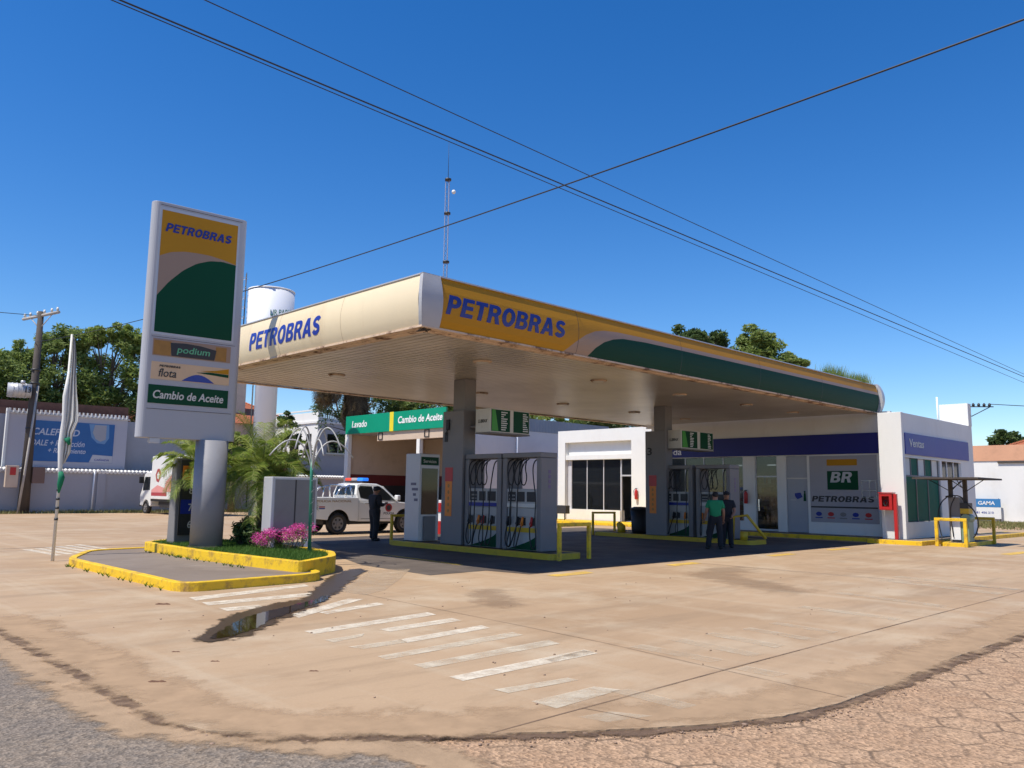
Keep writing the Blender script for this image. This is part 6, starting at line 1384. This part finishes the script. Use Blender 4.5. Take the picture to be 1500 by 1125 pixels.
tree('broadleaf_tree', 'tall tree right of the utility pole with two pointed tops', 18.2, 68, 14, [(-.7, 0, 12.3, 1.4), (.9, 0, 12.8, 1.3), (0, 0, 10.4, 2.3), (-1.2, 0, 8.2, 2.0), (1.3, 0, 8.6, 1.9)], 190, .22, M['leafA'], 3, 7, .3, G1)
tree('broadleaf_tree', 'tallest olive green tree behind the flag, with a feathery top', 21.6, 67.5, 14, [(-1.3, 0, 13.1, 1.1), (.6, 0, 13.3, 1.3), (2.0, 0, 12.6, 1.1), (0, 0, 10.9, 2.4), (1.6, 0, 8.6, 2.0), (-1.4, 0, 8.4, 2.0)], 190, .22, M['leafC'], 4, 7, .32, G1)
tree('broadleaf_tree', 'dark lower tree beside the tall silver sign', 25.6, 67, 12, [(0, 0, 9.6, 2.2), (.8, 0, 11.3, 1.3), (-1.2, 0, 7.8, 1.9), (1.5, 0, 7.6, 2.0)], 170, .22, M['leafB'], 5, 6, .3, G1)
G2 = 'trees rising above the canopy roof'
tree('broadleaf_tree', 'rounded dark tree top above the canopy, left of the pair', 62.8, 41, 17, [(-.5, 0, 15.4, 1.6), (1.6, -1, 15.2, 1.5), (-2.0, 1, 14.6, 1.3), (0, 0, 12.5, 2.4)], 220, .3, M['leafB'], 6, 11, .35, G2)
tree('broadleaf_tree', 'larger ragged tree top above the canopy, right of the pair', 66.0, 35.6, 17, [(0, 0, 15.3, 1.7), (.2, 0, 13.6, 2.1), (1.8, -2.0, 13.2, 1.2), (-1.6, 1.8, 13.4, 1.4), (0, 0, 11, 2.6)], 220, .3, M['leafA'], 7, 10, .35, G2)
G3 = 'greenery behind the service bay'
tree('broadleaf_tree', 'thin leafed tree with sky showing through behind the green sign', 38, 58, 11, [(-2, 0, 8.6, 2.0), (1, -1, 9.2, 2.2), (3, -2, 8.2, 1.9), (0, 0, 6.5, 2.2)], 110, .2, M['leafB'], 8, 6, .3, G3)
tree('broadleaf_tree', 'olive tree right behind the words Cambio de Aceite', 42.5, 54, 11, [(-1.5, 0, 8.8, 2.1), (1, -1, 9.0, 2.2), (3.4, -2, 8.6, 2.1), (0, 0, 6.5, 2.2)], 150, .22, M['leafA'], 9, 6, .3, G3)
tree('broadleaf_tree', 'bright bush-like tree above the corrugated sheet', 50, 50.5, 10, [(-2.2, 1.5, 8.0, 2.0), (0, 0, 8.6, 2.2), (2.4, -2, 8.4, 2.1), (4.5, -4, 8.0, 2.0)], 190, .24, M['leafC'], 10, 5, .3, G3)
tree('broadleaf_tree', 'dark tree behind the roof of the white office', 55.5, 43.5, 10, [(-1.6, 1.5, 7.8, 2.2), (0.5, 0, 8.2, 2.2), (2.6, -2, 8.2, 2.2), (4.4, -4, 8.0, 2.1)], 190, .24, M['leafB'], 11, 5, .3, G3)
tree('garden_tree', 'leafy green tree hiding the foot of the water tower', 25.3, 53.0, 7, [(-.9, 0, 5.1, .9), (.3, 0, 4.7, 1.0), (-.4, 0, 3.4, 1.2), (1.2, 0, 3.4, 1.0)], 200, .2, M['leafC'], 12, 3, .2, 'garden trees near the water tower', sub=8)
tree('garden_tree', 'dense dark green tree between the water tower and the balustrade house', 27.1, 49.2, 7, [(-.1, 0, 6.1, .75), (.1, 0, 4.9, .7), (0, 0, 3.6, 1.0), (-1.0, .8, 3.2, .9)], 160, .18, M['leafB'], 13, 3, .2, 'garden trees near the water tower', sub=8)
tree('garden_tree', 'small tree beside the tiled roof at the far right', 80, 20.3, 7, [(0, 0, 6.6, 1.1), (.5, -1, 5.9, 1.1), (0, .6, 5.2, 1.0)], 170, .28, M['leafB'], 14, 4, .2)
# plants growing on the canopy roof
k = MB(); r = random.Random(12)
for (cx, cy, n, hh) in ((28.9, 12.75, 420, .55), (31.0, 12.7, 420, .48), (30.0, 12.8, 120, .3)):
    for i in range(n):
        x, y = r.gauss(cx, .45), cy+r.uniform(-.25, .25); a = r.uniform(0, 6.28); h_ = hh*r.uniform(.35, 1); k.add([(x-.016, y, CZ1), (x+.02, y, CZ1), (x+cos(a)*h_*.5, y+sin(a)*h_*.3, CZ1+h_)], [(0, 1, 2)])
k.build('roof_weeds', M['palmleaf'], kind='stuff')

def frond(mb, rb, base_, az, el, ln, r, droop=1.0, nl=46, lw=.012, ll=.34, vsh=.35):
    base_ = Vector(base_); d = Vector((cos(az)*cos(el), sin(az)*cos(el), sin(el))); p = base_.copy(); pts = [p.copy()]; n = 14; dirs = [d.copy()]
    for i in range(n):
        d = (d+Vector((0, 0, -1))*droop*.085*(.5+i/n*1.5)).normalized(); p = p+d*ln/n; pts.append(p.copy()); dirs.append(d.copy())
    rb.tube(pts, [.014*(1-i/(n+1))+.003 for i in range(n+1)], 5)
    for i in range(nl):
        t_ = .1+.9*i/nl; f = t_*n; j = min(n-1, int(f)); q = pts[j]*(1-(f-j))+pts[j+1]*(f-j); dd = dirs[j]
        side = dd.cross(Vector((0, 0, 1)))
        if side.length < .05: side = Vector((1, 0, 0))
        side.normalize(); upv = side.cross(dd).normalized(); L_ = ll*sin(pi*(.12+.83*t_))**.6*r.uniform(.8, 1.1)
        for s in (-1, 1):
            a = (side*s*.8+dd*.62+upv*vsh*r.uniform(.2, 1.2)).normalized(); m_ = q+a*L_*.55-Vector((0, 0, .012)); e = q+a*L_*.95-Vector((0, 0, L_*(.22+.35*r.random()))); wv = dd*lw
            mb.add([q-wv, q+wv, m_+wv*1.1, e, m_-wv*1.1], [(0, 1, 2, 3, 4)])
def palm(label, x, y, z, th, nf, ln, seed, lean=(0, 0), ll=.34):
    t = thing('date_palm', label, 'palm', (x, y, z), 0, 'feathery palms in the planter'); r = random.Random(seed)
    k = MB(); tp = Vector((x+lean[0], y+lean[1], z+th)); pts = [Vector((x, y, z)), Vector((x+lean[0]*.4, y+lean[1]*.4, z+th*.5)), tp]
    k.tube(pts, [.10, .085, .10], 10)
    for i in range(70):
        f = r.random(); c_ = pts[0]*(1-f)+pts[2]*f; a = r.uniform(0, 6.28); k.tube([c_+Vector((cos(a)*.07, sin(a)*.07, 0)), c_+Vector((cos(a)*.13, sin(a)*.13, .07))], [.025, .008], 4)
    k.build('trunk', M['bark'], t)
    for i in range(nf):
        f = i/nf; az = i*2.399963+r.uniform(-.2, .2); el = radians(78-100*f+r.uniform(-8, 8)); mb = MB(); rb = MB(); b_ = tp+Vector((cos(az)*.05, sin(az)*.05, .02+.08*(1-f)))
        rb_ = MB(); frond(mb, rb_, b_, az, el, ln*r.uniform(.85, 1.1), r, 1.0+.45*f, 62, .0052, ll)
        mb.m = 1; o_ = len(mb.v); mb.v += rb_.v; mb.f += [[o_+q for q in ff] for ff in rb_.f]; mb.mi += [1]*len(rb_.f); mb.sm += rb_.sm
        mb.build('frond', [M['palmleaf'], M['leafC']], t)
    return t
palm('big feathery palm right of the silver sign column', 9.85, 19.0, .27, 1.75, 46, 1.6, 3, (-.02, 0), .50)
palm('second palm half hidden behind the silver sign column', 8.95, 20.4, .27, 1.9, 28, 1.12, 5, (-.15, .1), .36)
palm('younger palm leaning behind the big one toward the light box', 10.05, 18.4, .27, 1.25, 22, .95, 8, (.1, -.05), .30)
# dark leafy shrubs and pink flowers
def shrub(label, x, y, z, R_, h, n, size, m_, seed, cat='shrub'):
    t = thing('shrub', label, cat, (x, y, z), 0, 'shrubs in the planter'); r = random.Random(seed); k = MB(); s_ = MB()
    for i in range(16):
        a = r.uniform(0, 6.28); rr = R_*r.uniform(.1, .9); c_ = Vector((x+cos(a)*rr, y+sin(a)*rr, z+h*r.uniform(.25, .95))); leaf_clump(k, c_, R_*.38, n, size, r, .8, 2.0); s_.tube([(x+cos(a)*.05, y+sin(a)*.05, z), c_], [.014, .006], 4)
    s_.build('stem', M['bark'], t); k.build('foliage', m_, t); return t
shrub('dark leafy shrub at the foot of the big palm', 9.2, 18.7, .27, .38, .62, 60, .07, M['leafB'], 1)
shrub('dark shrub with glossy leaves just left of the pink flowers', 9.35, 18.05, .27, .34, .55, 60, .07, M['leafB'], 2)
shrub('shrub with reddish leaves between palm trunks', 9.6, 19.2, .27, .3, .7, 50, .07, leaf_mat('red_leaf', (.05, .05, .02), (.10, .05, .03), (.30, .06, .09)), 3)
t = thing('flower_bush', 'low bush of bright pink bougainvillea in front of the light box', 'flower bush', (9.4, 16.7, .27)); r = random.Random(6)
k = MB(); s_ = MB(); f_ = MB()
for i in range(30):
    u_ = i/29; c_ = Vector((9.0+.75*u_+r.uniform(-.16, .16), 17.6-1.05*u_+r.uniform(-.15, .15), .27+.18+.26*u_+r.uniform(-.1, .14)))
    leaf_clump(k, c_-Vector((0, 0, .06)), .14, 34, .035, r); leaf_clump(f_, c_+Vector((0, 0, .03)), .155, 120, .036, r, .7, 1.1); s_.tube([(c_.x*.6+9.35*.4, c_.y*.6+16.9*.4, .27), c_], [.008, .004], 4)
s_.build('stem', M['bark'], t); k.build('foliage', M['leafA'], t); f_.build('blossom', M['pink'], t)
# fan palm behind the bay with a skirt of dead fronds
def fan_palm(label, x, y, hz, seed, dead=40, nf=26):
    t = thing('fan_palm', label, 'palm', (x, y, 0), 0, None); r = random.Random(seed)
    k = MB(); k.tube([(x, y, 0), (x, y, hz*.5), (x, y, hz)], [.32, .26, .24], 10); k.build('trunk', M['bark'], t)
    def fan(mb, c_, d, R_):
        a = d.cross(Vector((0, 0, 1))).normalized(); 
        for i in range(22):
            an = (i/21-.5)*3.6; v_ = (d*cos(an)+a*sin(an)).normalized(); w_ = v_.cross(d.cross(a)).normalized()*.03; e = c_+v_*R_*r.uniform(.8, 1)-Vector((0, 0, R_*.25)); m_ = c_+v_*R_*.6
            mb.add([c_, m_+w_, e, m_-w_], [(0, 1, 2, 3)])
    k = MB()
    for i in range(nf):
        az = i*2.4; el = radians(75-95*i/nf); d = Vector((cos(az)*cos(el), sin(az)*cos(el), sin(el))); fan(k, Vector((x, y, hz))+d*1.3, d, 1.1)
    k.build('crown', M['leafB'], t)
    k = MB()
    for i in range(dead):
        az = r.uniform(0, 6.28); zz = hz-r.uniform(.1, 3.0); d = Vector((cos(az)*.25, sin(az)*.25, -1)).normalized(); fan(k, Vector((x+cos(az)*.55, y+sin(az)*.55, zz)), d, 1.0)
    for i in range(26):
        fan(k, Vector((x-2.3+r.gauss(0, .3), y+r.gauss(0, .35), hz-r.uniform(.5, 1.8))), Vector((r.gauss(0, .2), r.gauss(0, .2), -1)).normalized(), .8)
    k.tube([(x, y, hz), (x-1.4, y, hz+.3), (x-2.1, y, hz-.1), (x-2.3, y, hz-.9)], [.05, .04, .04, .03], 5)
    k.build('dead_frond_skirt', M['deadleaf'], t)
fan_palm('thick fan palm with brown dead skirt behind the word Lavado', 33.3, 50.6, 9.8, 2, 110)

# ------------------------------------------------------------------ overhead wires
def wire(label, a, b, sag, r0=.013):
    a = Vector(a); b = Vector(b); k = MB(); n = 60; L_ = (b-a).length
    pts = [a+(b-a)*i/n-Vector((0, 0, 4*sag*(i/n)*(1-i/n))) for i in range(n+1)]; k.tube(pts, r0, 5); tag(k.build('overhead_wire', M['wire']), label, 'cable', 'overhead wires')
def ext(a, b, f): a = Vector(a); b = Vector(b); return a-(b-a)*f
w1a, w1b = (7.66, 25.88, 16.95), (97.4, 22.6, 14.35)
wire('thick overhead wire falling from top left, lower of the long pair', ext(w1a, w1b, .22), ext(w1b, w1a, .3), .0, .032)
w2a, w2b = (10.02, 25.08, 17.68), (97.4, 22.5, 14.57)
wire('thin overhead wire falling from top left, upper of the long pair', ext(w2a, w2b, .22), ext(w2b, w2a, .3), .0, .021)
wire('thin lower wire that splits off the long pair toward the right', ext(w1a, w1b, .22), (124.0, 22.88, 13.52), .0, .02)
wire('overhead wire crossing from the right top corner down to the utility pole', (12.9, -5.0, 8.8), (12.9, 54.0, 10.1), .85, .017)
wire('faint wire leaving the utility pole toward the left edge', (13.2, 54.0, 11.75), (-30, 62, 12.4), .6, .02)
wire('wire from the parapet bracket toward the right edge', (SE+.5, SV0-.62, 5.8), (64, -22, 5.2), .5, .016)
